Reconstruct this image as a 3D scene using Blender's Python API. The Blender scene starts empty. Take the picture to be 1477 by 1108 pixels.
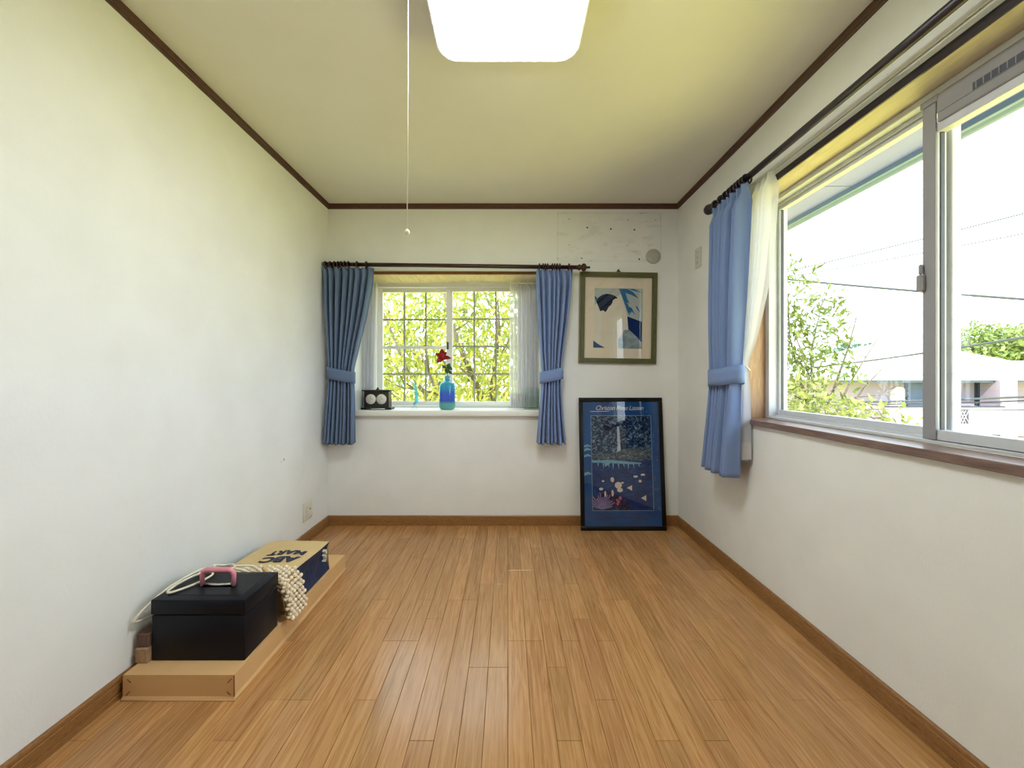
import bpy, bmesh, math, random
import numpy as np
from mathutils import Vector, Matrix

# ------------------------------------------------------------------ camera, world, lights
sc = bpy.context.scene
COL = sc.collection
cam_d = bpy.data.cameras.new('camera'); cam = bpy.data.objects.new('camera', cam_d); COL.objects.link(cam)
cam.location = (0, 0, 1.10); cam.rotation_euler = (math.radians(90), 0, 0)
cam_d.sensor_width = 36; cam_d.lens = 36 * 570 / 1477
cam_d.shift_x = 5.5 / 1477; cam_d.shift_y = -9 / 1477
cam_d.clip_start = 0.02; cam_d.clip_end = 500
sc.camera = cam

world = bpy.data.worlds.new('world'); sc.world = world; world.use_nodes = True
bg = world.node_tree.nodes['Background']
bg.inputs[0].default_value = (0.76, 0.90, 1.0, 1); bg.inputs[1].default_value = 5.6

sun_d = bpy.data.lights.new('sun', 'SUN'); sun = bpy.data.objects.new('sun', sun_d); COL.objects.link(sun)
sun_d.energy = 9.5; sun_d.angle = 0.01; sun_d.color = (1.0, 0.95, 0.84)
sun.rotation_euler = Vector((-0.30, -0.62, 0.78)).to_track_quat('Z', 'Y').to_euler()

LAMP = 25.0          # ceiling lamp radiance
vs = sc.view_settings
vs.view_transform = 'Standard'; vs.look = 'None'; vs.gamma = 1; vs.exposure = 0.17
vs.use_curve_mapping = False
sc.cycles.use_denoising = True
sc.cycles.max_bounces = 10; sc.cycles.transparent_max_bounces = 16
sc.cycles.caustics_reflective = False; sc.cycles.caustics_refractive = False
sc.cycles.sample_clamp_indirect = 6

random.seed(7); RNG = np.random.default_rng(7)
PI = math.pi

# ------------------------------------------------------------------ helpers
def srgb(r, g, b):
    f = lambda c: c / 12.92 if c <= 0.04045 else ((c + 0.055) / 1.055) ** 2.4
    return (f(r / 255), f(g / 255), f(b / 255), 1)

class NT:
    def __init__(s, name):
        s.m = bpy.data.materials.new(name); s.m.use_nodes = True
        s.t = s.m.node_tree; s.n = s.t.nodes
        s.b = s.n['Principled BSDF']; s.out = s.n['Material Output']
    def new(s, typ, **kw):
        nd = s.n.new(typ)
        for k, v in kw.items():
            if k.startswith('_'): setattr(nd, k[1:], v)
            else: nd.inputs[k.replace('__', ' ')].default_value = v
        return nd
    def link(s, a, b): s.t.links.new(a, b)
    def ramp(s, src, stops):
        r = s.n.new('ShaderNodeValToRGB'); e = r.color_ramp.elements
        while len(e) < len(stops): e.new(0.5)
        for el, (p, c) in zip(e, stops): el.position = p; el.color = c
        s.link(src, r.inputs[0]); return r.outputs[0]
    def coords(s, which='Object', scale=(1, 1, 1), loc=(0, 0, 0)):
        tc = s.n.new('ShaderNodeTexCoord'); mp = s.n.new('ShaderNodeMapping')
        mp.inputs['Scale'].default_value = scale; mp.inputs['Location'].default_value = loc
        s.link(tc.outputs[which], mp.inputs[0]); return mp.outputs[0]
    def bump(s, h, strength=0.2, dist=0.01):
        b = s.n.new('ShaderNodeBump'); b.inputs['Strength'].default_value = strength
        b.inputs['Distance'].default_value = dist; s.link(h, b.inputs['Height']); s.link(b.outputs[0], s.b.inputs['Normal'])

MATS = {}
def plain(name, col, rough=0.5, metal=0.0, spec=0.5, noise=0.0, nscale=30, bump=0.0, bscale=200, **kw):
    t = NT(name)
    t.b.inputs['Base Color'].default_value = col; t.b.inputs['Roughness'].default_value = rough
    t.b.inputs['Metallic'].default_value = metal; t.b.inputs['Specular IOR Level'].default_value = spec
    for k, v in kw.items(): t.b.inputs[k.replace('__', ' ')].default_value = v
    if noise:
        nz = t.new('ShaderNodeTexNoise', Scale=nscale, Detail=4.0); t.link(t.coords(), nz.inputs['Vector'])
        d = tuple(c * (1 - noise) for c in col[:3]) + (1,); l = tuple(min(1, c * (1 + noise)) for c in col[:3]) + (1,)
        t.link(t.ramp(nz.outputs[0], [(0.3, d), (0.7, l)]), t.b.inputs['Base Color'])
    if bump:
        nb = t.new('ShaderNodeTexNoise', Scale=bscale, Detail=3.0); t.link(t.coords(), nb.inputs['Vector']); t.bump(nb.outputs[0], bump, 0.002)
    MATS[name] = t.m; return t.m

def wood(name, dark, light, scale, rough=0.4, spec=0.5, rnd=False, coat=0.0):
    """streaky grain; scale = mapping scale (small along the grain)"""
    t = NT(name)
    tc = t.n.new('ShaderNodeTexCoord'); mp = t.n.new('ShaderNodeMapping'); mp.inputs['Scale'].default_value = scale
    v = tc.outputs['Object']
    if rnd:
        oi = t.n.new('ShaderNodeObjectInfo'); cm = t.n.new('ShaderNodeVectorMath'); cm.operation = 'ADD'
        sc3 = t.n.new('ShaderNodeVectorMath'); sc3.operation = 'SCALE'; sc3.inputs[3].default_value = 1.0
        t.link(oi.outputs['Location'], sc3.inputs[0]); t.link(v, cm.inputs[0]); t.link(sc3.outputs[0], cm.inputs[1]); v = cm.outputs[0]
    t.link(v, mp.inputs[0])
    n1 = t.new('ShaderNodeTexNoise', Scale=1.0, Detail=5.0, Roughness=0.6, Distortion=1.2); t.link(mp.outputs[0], n1.inputs['Vector'])
    c = t.ramp(n1.outputs[0], [(0.30, dark), (0.5, tuple((a + b) / 2 for a, b in zip(dark, light))), (0.72, light)])
    if rnd:
        hs = t.n.new('ShaderNodeHueSaturation'); t.link(c, hs.inputs['Color'])
        mr = t.new('ShaderNodeMapRange'); mr.inputs[3].default_value = 0.88; mr.inputs[4].default_value = 1.12
        t.link(oi.outputs['Random'], mr.inputs[0]); t.link(mr.outputs[0], hs.inputs['Value'])
        mh = t.new('ShaderNodeMapRange'); mh.inputs[3].default_value = 0.4975; mh.inputs[4].default_value = 0.5025
        ml = t.n.new('ShaderNodeMath'); ml.operation = 'MULTIPLY'; ml.inputs[1].default_value = 7.31
        fr = t.n.new('ShaderNodeMath'); fr.operation = 'FRACT'
        t.link(oi.outputs['Random'], ml.inputs[0]); t.link(ml.outputs[0], fr.inputs[0]); t.link(fr.outputs[0], mh.inputs[0]); t.link(mh.outputs[0], hs.inputs['Hue'])
        c = hs.outputs[0]
    t.link(c, t.b.inputs['Base Color'])
    t.b.inputs['Roughness'].default_value = rough; t.b.inputs['Specular IOR Level'].default_value = spec
    t.b.inputs['Coat Weight'].default_value = coat; t.b.inputs['Coat Roughness'].default_value = 0.25
    t.bump(n1.outputs[0], 0.08, 0.002)
    MATS[name] = t.m; return t.m

def schlick(t, refl=1.0, f0=0.04):
    """two-sided fresnel factor (same from both faces of a thin sheet)"""
    lw = t.n.new('ShaderNodeLayerWeight'); lw.inputs[0].default_value = 0.5
    pw = t.n.new('ShaderNodeMath'); pw.operation = 'POWER'; pw.inputs[1].default_value = 5.0; t.link(lw.outputs['Facing'], pw.inputs[0])
    ma = t.n.new('ShaderNodeMath'); ma.operation = 'MULTIPLY_ADD'; ma.inputs[1].default_value = (1 - f0) * refl; ma.inputs[2].default_value = f0 * refl
    ma.use_clamp = True; t.link(pw.outputs[0], ma.inputs[0]); return ma.outputs[0]
def pane(name, tint=(1, 1, 1, 1), refl=1.0, rough=0.0):
    t = NT(name); t.n.remove(t.b)
    tr = t.new('ShaderNodeBsdfTransparent', Color=tint); gl = t.new('ShaderNodeBsdfGlossy', Roughness=rough)
    mx = t.n.new('ShaderNodeMixShader'); t.link(schlick(t, refl), mx.inputs[0]); t.link(tr.outputs[0], mx.inputs[1]); t.link(gl.outputs[0], mx.inputs[2])
    t.link(mx.outputs[0], t.out.inputs[0]); MATS[name] = t.m; return t.m

def cloth(name, col, transl=0.25, transp=0.0, weave=900):
    t = NT(name); t.b.inputs['Base Color'].default_value = col; t.b.inputs['Roughness'].default_value = 0.8
    t.b.inputs['Specular IOR Level'].default_value = 0.2; t.b.inputs['Sheen Weight'].default_value = 0.2
    nz = t.new('ShaderNodeTexNoise', Scale=weave, Detail=2.0); t.link(t.coords(), nz.inputs['Vector']); t.bump(nz.outputs[0], 0.15, 0.001)
    tl = t.new('ShaderNodeBsdfTranslucent', Color=col); m1 = t.n.new('ShaderNodeMixShader'); m1.inputs[0].default_value = transl
    t.link(t.b.outputs[0], m1.inputs[1]); t.link(tl.outputs[0], m1.inputs[2]); last = m1
    if transp:
        tr = t.new('ShaderNodeBsdfTransparent'); m2 = t.n.new('ShaderNodeMixShader'); m2.inputs[0].default_value = transp
        t.link(m1.outputs[0], m2.inputs[1]); t.link(tr.outputs[0], m2.inputs[2]); last = m2
    t.link(last.outputs[0], t.out.inputs[0]); MATS[name] = t.m; return t.m

def leafmat(name, c1, c2, transl=0.4):
    t = NT(name)
    nz = t.new('ShaderNodeTexNoise', Scale=2.5, Detail=6.0, Roughness=0.8); t.link(t.coords('Object'), nz.inputs['Vector'])
    c = t.ramp(nz.outputs[0], [(0.35, c1), (0.65, c2)])
    t.link(c, t.b.inputs['Base Color']); t.b.inputs['Roughness'].default_value = 0.45
    tl = t.n.new('ShaderNodeBsdfTranslucent'); t.link(c, tl.inputs[0]); mx = t.n.new('ShaderNodeMixShader'); mx.inputs[0].default_value = transl
    t.link(t.b.outputs[0], mx.inputs[1]); t.link(tl.outputs[0], mx.inputs[2]); t.link(mx.outputs[0], t.out.inputs[0]); MATS[name] = t.m; return t.m

def spline(pts, k=5):
    P_ = [Vector(p) for p in pts]; out = []
    for i in range(len(P_) - 1):
        a, b, c, d = P_[max(i - 1, 0)], P_[i], P_[i + 1], P_[min(i + 2, len(P_) - 1)]
        for j in range(k):
            t = j / k; out.append(0.5 * ((2 * b) + (c - a) * t + (2 * a - 5 * b + 4 * c - d) * t * t + (3 * b - a - 3 * c + d) * t ** 3))
    return out + [P_[-1]]

class MB:
    """collects geometry of one mesh (several material slots possible)"""
    def __init__(s): s.v = []; s.f = []; s.mi = []; s.smooth = []
    def add(s, verts, faces, mi=0, sm=False):
        o = len(s.v); s.v += [tuple(v) for v in verts]; s.f += [tuple(i + o for i in f) for f in faces]
        s.mi += [mi] * len(faces); s.smooth += [sm] * len(faces); return s
    def box(s, x0, x1, y0, y1, z0, z1, mi=0, bevel=0.0, seg=1):
        if x0 > x1: x0, x1 = x1, x0
        if y0 > y1: y0, y1 = y1, y0
        if z0 > z1: z0, z1 = z1, z0
        if not bevel:
            v = [(x, y, z) for x in (x0, x1) for y in (y0, y1) for z in (z0, z1)]
            return s.add(v, [(0, 1, 3, 2), (4, 6, 7, 5), (0, 4, 5, 1), (2, 3, 7, 6), (0, 2, 6, 4), (1, 5, 7, 3)], mi)
        bm = bmesh.new(); bmesh.ops.create_cube(bm, size=1)
        bmesh.ops.scale(bm, vec=(x1 - x0, y1 - y0, z1 - z0), verts=bm.verts)
        bmesh.ops.translate(bm, vec=((x0 + x1) / 2, (y0 + y1) / 2, (z0 + z1) / 2), verts=bm.verts)
        bmesh.ops.bevel(bm, geom=bm.edges[:], offset=bevel, segments=seg, affect='EDGES', profile=0.5)
        return s.bm(bm, mi, seg > 1)
    def bm(s, bm, mi=0, sm=False):
        bm.verts.index_update()
        s.add([v.co[:] for v in bm.verts], [[v.index for v in f.verts] for f in bm.faces], mi, sm); bm.free(); return s
    def mesh(s, me, M=Matrix(), mi=0):
        return s.add([(M @ v.co)[:] for v in me.vertices], [tuple(p.vertices) for p in me.polygons], mi)
    def lathe(s, prof, c=(0, 0, 0), axis='z', n=24, mi=0, sm=True):
        """prof = [(radius, height)], revolved about an axis through c"""
        vs_, fs = [], []
        for r, h in prof:
            for k in range(n):
                a = 2 * PI * k / n; p, q = r * math.cos(a), r * math.sin(a)
                d = {'z': (p, q, h), 'x': (h, p, q), 'y': (p, h, q)}[axis]
                vs_.append((c[0] + d[0], c[1] + d[1], c[2] + d[2]))
        for i in range(len(prof) - 1):
            for k in range(n):
                a, b = i * n + k, i * n + (k + 1) % n; fs.append((a, b, b + n, a + n))
        fs.append(tuple(range(n))[::-1]); fs.append(tuple((len(prof) - 1) * n + k for k in range(n)))
        return s.add(vs_, fs, mi, sm)
    def tube(s, pts, r, n=8, mi=0, closed=False):
        pts = [Vector(p) for p in pts]; m = len(pts); rr = r if hasattr(r, '__len__') else [r] * m
        vs_, fs = [], []; up = None
        for i, p in enumerate(pts):
            if closed: t = pts[(i + 1) % m] - pts[i - 1]
            else: t = pts[min(i + 1, m - 1)] - pts[max(i - 1, 0)]
            t = t.normalized()
            if up is None: up = Vector((0, 0, 1)) if abs(t.z) < 0.9 else Vector((1, 0, 0))
            a = t.cross(up); a = a.normalized() if a.length > 1e-6 else t.orthogonal().normalized(); b = a.cross(t).normalized(); up = b
            for k in range(n):
                th = 2 * PI * k / n; vs_.append((p + (a * math.cos(th) + b * math.sin(th)) * rr[i])[:])
        for i in range(m if closed else m - 1):
            j = (i + 1) % m
            for k in range(n): fs.append((i * n + k, i * n + (k + 1) % n, j * n + (k + 1) % n, j * n + k))
        if not closed: fs.append(tuple(range(n))[::-1]); fs.append(tuple((m - 1) * n + k for k in range(n)))
        return s.add(vs_, fs, mi, True)
    def torus(s, c, R, r, axis='x', n=20, m=8, mi=0):
        pts = []
        for k in range(n):
            a = 2 * PI * k / n; p, q = R * math.cos(a), R * math.sin(a)
            d = {'x': (0, p, q), 'y': (p, 0, q), 'z': (p, q, 0)}[axis]; pts.append((c[0] + d[0], c[1] + d[1], c[2] + d[2]))
        return s.tube(pts, r, m, mi, True)
    def prism(s, poly, a0, a1, axis='y', mi=0):
        """poly in the plane across axis, extruded a0..a1. x:(y,z) y:(x,z) z:(x,y)"""
        P = {'x': lambda p, a: (a, p[0], p[1]), 'y': lambda p, a: (p[0], a, p[1]), 'z': lambda p, a: (p[0], p[1], a)}[axis]
        n = len(poly); v = [P(p, a0) for p in poly] + [P(p, a1) for p in poly]
        f = [(i, (i + 1) % n, (i + 1) % n + n, i + n) for i in range(n)] + [tuple(range(n))[::-1], tuple(range(n, 2 * n))]
        return s.add(v, f, mi)
    def poly(s, pts, mi=0): return s.add(pts, [tuple(range(len(pts)))], mi)
    def ball(s, c, r, sub=2, sx=1, sy=1, sz=1, mi=0):
        bm = bmesh.new(); bmesh.ops.create_icosphere(bm, subdivisions=sub, radius=r)
        bmesh.ops.scale(bm, vec=(sx, sy, sz), verts=bm.verts); bmesh.ops.translate(bm, vec=c, verts=bm.verts); return s.bm(bm, mi, True)

def mesh_of(name, mb, mats, off=(0, 0, 0), recalc=True):
    me = bpy.data.meshes.new(name)
    v = np.array(mb.v, dtype=float) - np.array(off)
    me.from_pydata(v.tolist(), [], mb.f)
    for m in (mats if isinstance(mats, (list, tuple)) else [mats]): me.materials.append(MATS[m])
    me.polygons.foreach_set('material_index', mb.mi); me.polygons.foreach_set('use_smooth', mb.smooth); me.update()
    if recalc:
        bm = bmesh.new(); bm.from_mesh(me); bmesh.ops.recalc_face_normals(bm, faces=bm.faces); bm.to_mesh(me); bm.free()
    return me

def tag(o, label=None, cat=None, group=None, kind=None):
    if label: o['label'] = label
    if cat: o['category'] = cat
    if group: o['group'] = group
    if kind: o['kind'] = kind
    return o
def wloc(o):
    p = Vector((0, 0, 0))
    while o: p += Vector(o.location); o = o.parent
    return p
def thing(name, loc, label, cat, group=None, kind=None, rot=(0, 0, 0)):
    o = bpy.data.objects.new(name, None); COL.objects.link(o); o.location = loc; o.rotation_euler = rot
    o.empty_display_size = 0.05
    return tag(o, label, cat, group, kind)
def part(name, mb, mats, parent=None, local=False, recalc=True, label=None):
    """mesh object; coordinates in world space unless local (then in the parent's space)"""
    off = (0, 0, 0) if (local or not parent) else wloc(parent)
    o = bpy.data.objects.new(name, mesh_of(name, mb, mats, off, recalc)); COL.objects.link(o)
    if parent: o.parent = parent
    if label: o['label'] = label
    return o
def solid(name, mb, mats, label, cat, group=None, kind=None, recalc=True):
    """a top-level thing that is a single mesh, origin at its base centre"""
    v = np.array(mb.v); lo, hi = v.min(0), v.max(0); c = ((lo[0] + hi[0]) / 2, (lo[1] + hi[1]) / 2, lo[2])
    o = bpy.data.objects.new(name, mesh_of(name, mb, mats, c, recalc)); COL.objects.link(o); o.location = c
    return tag(o, label, cat, group, kind)
def thick(o, t, off=0.0):
    m = o.modifiers.new('thickness', 'SOLIDIFY'); m.thickness = t; m.offset = off; return o
def copy_tree(o, parent=None):
    c = o.copy(); COL.objects.link(c); c.parent = parent
    for ch in [x for x in bpy.data.objects if x.parent == o]: copy_tree(ch, c)
    return c
def text_mesh(txt, size, shear=0.0, offset=0.0, space=1.0, align='CENTER'):
    cu = bpy.data.curves.new('t', 'FONT'); cu.body = txt; cu.size = size; cu.shear = shear; cu.offset = offset
    cu.space_character = space; cu.align_x = align; cu.align_y = 'CENTER'; cu.resolution_u = 3
    o = bpy.data.objects.new('t', cu); COL.objects.link(o); bpy.context.view_layer.update()
    me = bpy.data.meshes.new_from_object(o.evaluated_get(bpy.context.evaluated_depsgraph_get()))
    bpy.data.objects.remove(o); bpy.data.curves.remove(cu); return me

# ------------------------------------------------------------------ materials
def wall_mat():
    t = NT('wallpaper')
    v = t.coords('Object')
    n = t.new('ShaderNodeTexNoise', Scale=4.0, Detail=5.0); t.link(v, n.inputs['Vector'])
    c = t.ramp(n.outputs[0], [(0.25, srgb(232, 232, 228)), (0.75, srgb(240, 240, 237))])
    t.link(c, t.b.inputs['Base Color']); t.b.inputs['Roughness'].default_value = 0.85; t.b.inputs['Specular IOR Level'].default_value = 0.15
    v2 = t.coords('Object', (1, 1, 0.5)); n2 = t.new('ShaderNodeTexNoise', Scale=160.0, Detail=3.0); t.link(v2, n2.inputs['Vector']); t.bump(n2.outputs[0], 0.35, 0.002)
    MATS['wallpaper'] = t.m
    return t
wall_mat()
# back wall paper: same paper plus the grime outline a removed air conditioner left (world-space box on the wall)
def stained():
    t = NT('wallpaper_stained')
    n = t.new('ShaderNodeTexNoise', Scale=4.0, Detail=5.0); t.link(t.coords('Object'), n.inputs['Vector'])
    c = t.ramp(n.outputs[0], [(0.25, srgb(232, 232, 228)), (0.75, srgb(240, 240, 237))])
    geo = t.n.new('ShaderNodeNewGeometry'); sp = t.n.new('ShaderNodeSeparateXYZ'); t.link(geo.outputs['Position'], sp.inputs[0])
    def M(op, a, b=None):
        m = t.n.new('ShaderNodeMath'); m.operation = op
        for i, q in enumerate((a, b)):
            if q is None: continue
            if isinstance(q, (int, float)): m.inputs[i].default_value = q
            else: t.link(q, m.inputs[i])
        return m.outputs[0]
    cx, cz, hx, hz = 0.755, 2.150, 0.385, 0.180
    dx = M('SUBTRACT', M('ABSOLUTE', M('SUBTRACT', sp.outputs[0], cx)), hx); dz = M('SUBTRACT', M('ABSOLUTE', M('SUBTRACT', sp.outputs[2], cz)), hz)
    d = M('MAXIMUM', dx, dz)
    line = M('MAXIMUM', M('SUBTRACT', 1.0, M('MULTIPLY', M('ABSOLUTE', d), 130.0)), 0.0)
    inside = M('MULTIPLY', M('LESS_THAN', d, 0.0), 0.35)
    n3 = t.new('ShaderNodeTexNoise', Scale=14.0, Detail=6.0, Roughness=0.75); t.link(t.coords('Object', (0.5, 1, 1.6)), n3.inputs['Vector'])
    patch = M('MAXIMUM', M('MULTIPLY', M('SUBTRACT', n3.outputs[0], 0.53), 4.0), 0.0)
    amt = M('MINIMUM', M('ADD', M('MULTIPLY', line, M('ADD', 0.10, patch)), M('MULTIPLY', inside, patch)), 0.6)
    mx = t.n.new('ShaderNodeMix'); mx.data_type = 'RGBA'; t.link(amt, mx.inputs[0]); t.link(c, mx.inputs[6]); mx.inputs[7].default_value = srgb(120, 115, 105)
    t.link(mx.outputs[2], t.b.inputs['Base Color']); t.b.inputs['Roughness'].default_value = 0.85; t.b.inputs['Specular IOR Level'].default_value = 0.15
    n2 = t.new('ShaderNodeTexNoise', Scale=160.0, Detail=3.0); t.link(t.coords('Object', (1, 1, 0.5)), n2.inputs['Vector']); t.bump(n2.outputs[0], 0.35, 0.002)
    MATS['wallpaper_stained'] = t.m
stained()
plain('ceiling_paper', srgb(232, 229, 218), 0.9, spec=0.1, noise=0.02, nscale=3, bump=0.2)
wood('plank', srgb(160, 110, 62), srgb(202, 154, 102), (85, 4.0, 85), rough=0.22, spec=0.45, rnd=True)
plain('floor_gap', srgb(92, 56, 26), 0.8)
wood('crown_wood', srgb(66, 38, 24), srgb(92, 56, 36), (60, 60, 60), rough=0.45)
wood('base_wood', srgb(126, 84, 44), srgb(164, 118, 70), (40, 40, 160), rough=0.4)
wood('frame_wood', srgb(160, 118, 78), srgb(196, 156, 114), (90, 90, 8), rough=0.45)
wood('soffit_wood', srgb(182, 166, 140), srgb(208, 196, 174), (30, 6, 30), rough=0.5)
wood('casing_wood', srgb(104, 66, 30), srgb(140, 94, 50), (8, 60, 60), rough=0.4)
wood('sill_wood', srgb(98, 74, 66), srgb(142, 116, 106), (60, 5, 60), rough=0.28)
wood('rod_wood', srgb(38, 16, 12), srgb(58, 28, 22), (40, 40, 40), rough=0.35)
wood('rod_wood_dark', srgb(34, 24, 36), srgb(50, 38, 50), (40, 40, 40), rough=0.35)
plain('sill_white', srgb(236, 236, 228), 0.35)
plain('vinyl_white', srgb(232, 234, 228), 0.4)
plain('alu_white', srgb(208, 210, 216), 0.4, noise=0.04, nscale=20)
plain('alu_grey', srgb(150, 148, 152), 0.45, noise=0.03, nscale=10)
plain('alu_dark', srgb(70, 72, 82), 0.5)
plain('alu_slot', srgb(78, 80, 94), 0.5)
plain('muntin_grey', srgb(156, 158, 146), 0.45)
plain('rail_white', srgb(226, 226, 230), 0.35)
pane('window_glass', refl=0.5)
pane('picture_glass', refl=0.9)
cloth('drape_blue', srgb(128, 150, 196), 0.15)
cloth('drape_blue_shaded', srgb(106, 126, 158), 0.10)  # darker copy of the blue curtain cloth, corner shade put into its colour
cloth('lace_white', srgb(226, 227, 234), 0.32, 0.28, weave=400)
cloth('lace_hem', srgb(225, 222, 220), 0.3, 0.12, weave=400)
t = NT('lamp_shade'); t.b.inputs['Base Color'].default_value = (0.9, 0.9, 0.88, 1)
t.b.inputs['Emission Color'].default_value = (0.90, 0.96, 1.0, 1); t.b.inputs['Emission Strength'].default_value = LAMP; MATS['lamp_shade'] = t.m
plain('lamp_rim', srgb(238, 238, 236), 0.35)
plain('cord_cream', srgb(232, 224, 204), 0.6)
plain('plastic_cream', srgb(222, 218, 200), 0.4)
plain('plastic_white', srgb(214, 210, 202), 0.45)
plain('slot_dark', srgb(40, 36, 32), 0.7)
plain('cap_grey', srgb(178, 174, 164), 0.6, noise=0.05, nscale=40)
plain('black_frame', srgb(10, 10, 14), 0.3, spec=0.3)
wood('green_frame', srgb(80, 80, 46), srgb(98, 98, 60), (50, 50, 50), rough=0.4)
plain('gold_bead', srgb(150, 134, 84), 0.4, metal=0.5)
plain('mat_board', srgb(228, 214, 192), 0.9, spec=0.1)
plain('art_pale', srgb(178, 186, 182), 0.9, spec=0.1)
plain('art_cream', srgb(222, 214, 196), 0.9, spec=0.1, noise=0.03, nscale=20)
plain('art_hair', srgb(30, 42, 66), 0.9, spec=0.1, noise=0.45, nscale=60)
plain('art_frond', srgb(54, 112, 160), 0.9, spec=0.1, noise=0.2, nscale=30)
plain('art_navy', srgb(12, 38, 92), 0.9, spec=0.1)
plain('art_mottle', srgb(140, 156, 160), 0.9, spec=0.1, noise=0.3, nscale=25)
plain('art_corner', srgb(36, 72, 122), 0.9, spec=0.1, noise=0.3, nscale=40)
plain('poster_border', srgb(14, 70, 130), 0.7, spec=0.2, noise=0.25, nscale=6)
def mottled(name, stops, scale, detail=8.0, squash=(1, 1, 1)):
    t = NT(name); n = t.new('ShaderNodeTexNoise', Scale=scale, Detail=detail, Roughness=0.65, Distortion=1.5)
    t.link(t.coords('Object', squash), n.inputs['Vector']); t.link(t.ramp(n.outputs[0], stops), t.b.inputs['Base Color'])
    t.b.inputs['Roughness'].default_value = 0.8; t.b.inputs['Specular IOR Level'].default_value = 0.15; MATS[name] = t.m
mottled('poster_jungle', [(0.42, srgb(4, 10, 44)), (0.49, srgb(8, 28, 74)), (0.54, srgb(44, 76, 110)), (0.62, srgb(120, 150, 166))], 38)
mottled('poster_water', [(0.35, srgb(4, 20, 74)), (0.5, srgb(8, 42, 104)), (0.7, srgb(20, 76, 140))], 14, squash=(1, 1, 2.5))
mottled('poster_rock', [(0.38, srgb(10, 24, 52)), (0.5, srgb(60, 78, 96)), (0.66, srgb(136, 146, 148))], 40, squash=(1, 1, 2))
mottled('poster_reef', [(0.40, srgb(4, 10, 38)), (0.52, srgb(20, 26, 68)), (0.66, srgb(100, 88, 128))], 60)
plain('poster_fall', srgb(176, 190, 204), 0.8, noise=0.15, nscale=60)
plain('poster_glow', srgb(110, 160, 190), 0.8, noise=0.2, nscale=80)
plain('poster_fish', srgb(214, 200, 186), 0.8, noise=0.15, nscale=90)
plain('poster_coral', srgb(118, 108, 160), 0.8, noise=0.2, nscale=60)
plain('poster_pink', srgb(176, 92, 116), 0.8)
plain('poster_line', srgb(96, 134, 172), 0.8)
plain('poster_ink', srgb(226, 232, 236), 0.6)
plain('poster_text', srgb(6, 24, 66), 0.6)
plain('cardboard', srgb(214, 172, 120), 0.85, spec=0.15, noise=0.04, nscale=8, bump=0.1)
plain('cardboard_mark', srgb(120, 78, 40), 0.9)
plain('black_box', srgb(13, 17, 27), 0.4, spec=0.2, noise=0.15, nscale=12, bump=0.05, bscale=300)
plain('pink_plastic', srgb(230, 142, 158), 0.35)
plain('chrome', srgb(210, 210, 212), 0.25, metal=0.9)
wood('stick_wood', srgb(140, 108, 80), srgb(182, 148, 114), (50, 6, 50), rough=0.7)
wood('stick_dark', srgb(84, 60, 50), srgb(112, 84, 70), (50, 6, 50), rough=0.7)
plain('kraft', srgb(210, 182, 132), 0.8, spec=0.15, noise=0.04, nscale=14, bump=0.15, bscale=25)
plain('navy_paper', srgb(20, 38, 72), 0.65, noise=0.25, nscale=18, bump=0.3, bscale=18)
plain('navy_ink', srgb(34, 40, 62), 0.7)
plain('white_ink', srgb(232, 226, 216), 0.7)
plain('crochet', srgb(236, 220, 192), 0.9, spec=0.1, noise=0.1, nscale=80, bump=0.4, bscale=250)
plain('crochet_back_shade', srgb(176, 146, 108), 0.9, spec=0.1)  # sheet behind the bobbles, browner to paint in the shadow of the gaps
plain('toggle_wood', srgb(214, 182, 128), 0.5)
plain('clock_wood', srgb(28, 18, 14), 0.3, noise=0.2, nscale=20)
plain('dial_white', srgb(224, 220, 206), 0.4)
plain('hand_gold', srgb(150, 128, 92), 0.4)
plain('rose_red', srgb(150, 14, 28), 0.6, noise=0.3, nscale=40)
plain('rose_green', srgb(56, 88, 46), 0.6, noise=0.2, nscale=40)
plain('stem_green', srgb(108, 128, 84), 0.6)
def bottle_mat():
    t = NT('bottle_glass'); t.n.remove(t.b)
    tc = t.n.new('ShaderNodeTexCoord'); sp = t.n.new('ShaderNodeSeparateXYZ'); t.link(tc.outputs['Object'], sp.inputs[0])
    mr = t.new('ShaderNodeMapRange'); mr.inputs[1].default_value = 0; mr.inputs[2].default_value = 0.255; t.link(sp.outputs[2], mr.inputs[0])
    c = t.ramp(mr.outputs[0], [(0.0, srgb(176, 230, 212)), (0.18, srgb(180, 230, 222)), (0.27, srgb(136, 172, 238)), (0.5, srgb(140, 180, 242)), (0.62, srgb(130, 222, 238)), (1.0, srgb(136, 218, 230))])
    tr = t.n.new('ShaderNodeBsdfTransparent'); t.link(c, tr.inputs[0]); tl = t.n.new('ShaderNodeBsdfTranslucent'); t.link(c, tl.inputs[0])
    df = t.n.new('ShaderNodeBsdfDiffuse'); t.link(c, df.inputs[0]); m0 = t.n.new('ShaderNodeMixShader'); m0.inputs[0].default_value = 0.5
    t.link(tl.outputs[0], m0.inputs[1]); t.link(df.outputs[0], m0.inputs[2])
    m1 = t.n.new('ShaderNodeMixShader'); m1.inputs[0].default_value = 0.62; t.link(m0.outputs[0], m1.inputs[1]); t.link(tr.outputs[0], m1.inputs[2])
    gl = t.new('ShaderNodeBsdfGlossy', Roughness=0.08); m2 = t.n.new('ShaderNodeMixShader')
    t.link(schlick(t), m2.inputs[0]); t.link(m1.outputs[0], m2.inputs[1]); t.link(gl.outputs[0], m2.inputs[2]); t.link(m2.outputs[0], t.out.inputs[0])
    MATS['bottle_glass'] = t.m
bottle_mat()
pane('clear_glass', (0.93, 0.97, 0.97, 1), 1.4, 0.03)
pane('green_glass', (0.89, 0.965, 0.94, 1), 1.6, 0.03)
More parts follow.
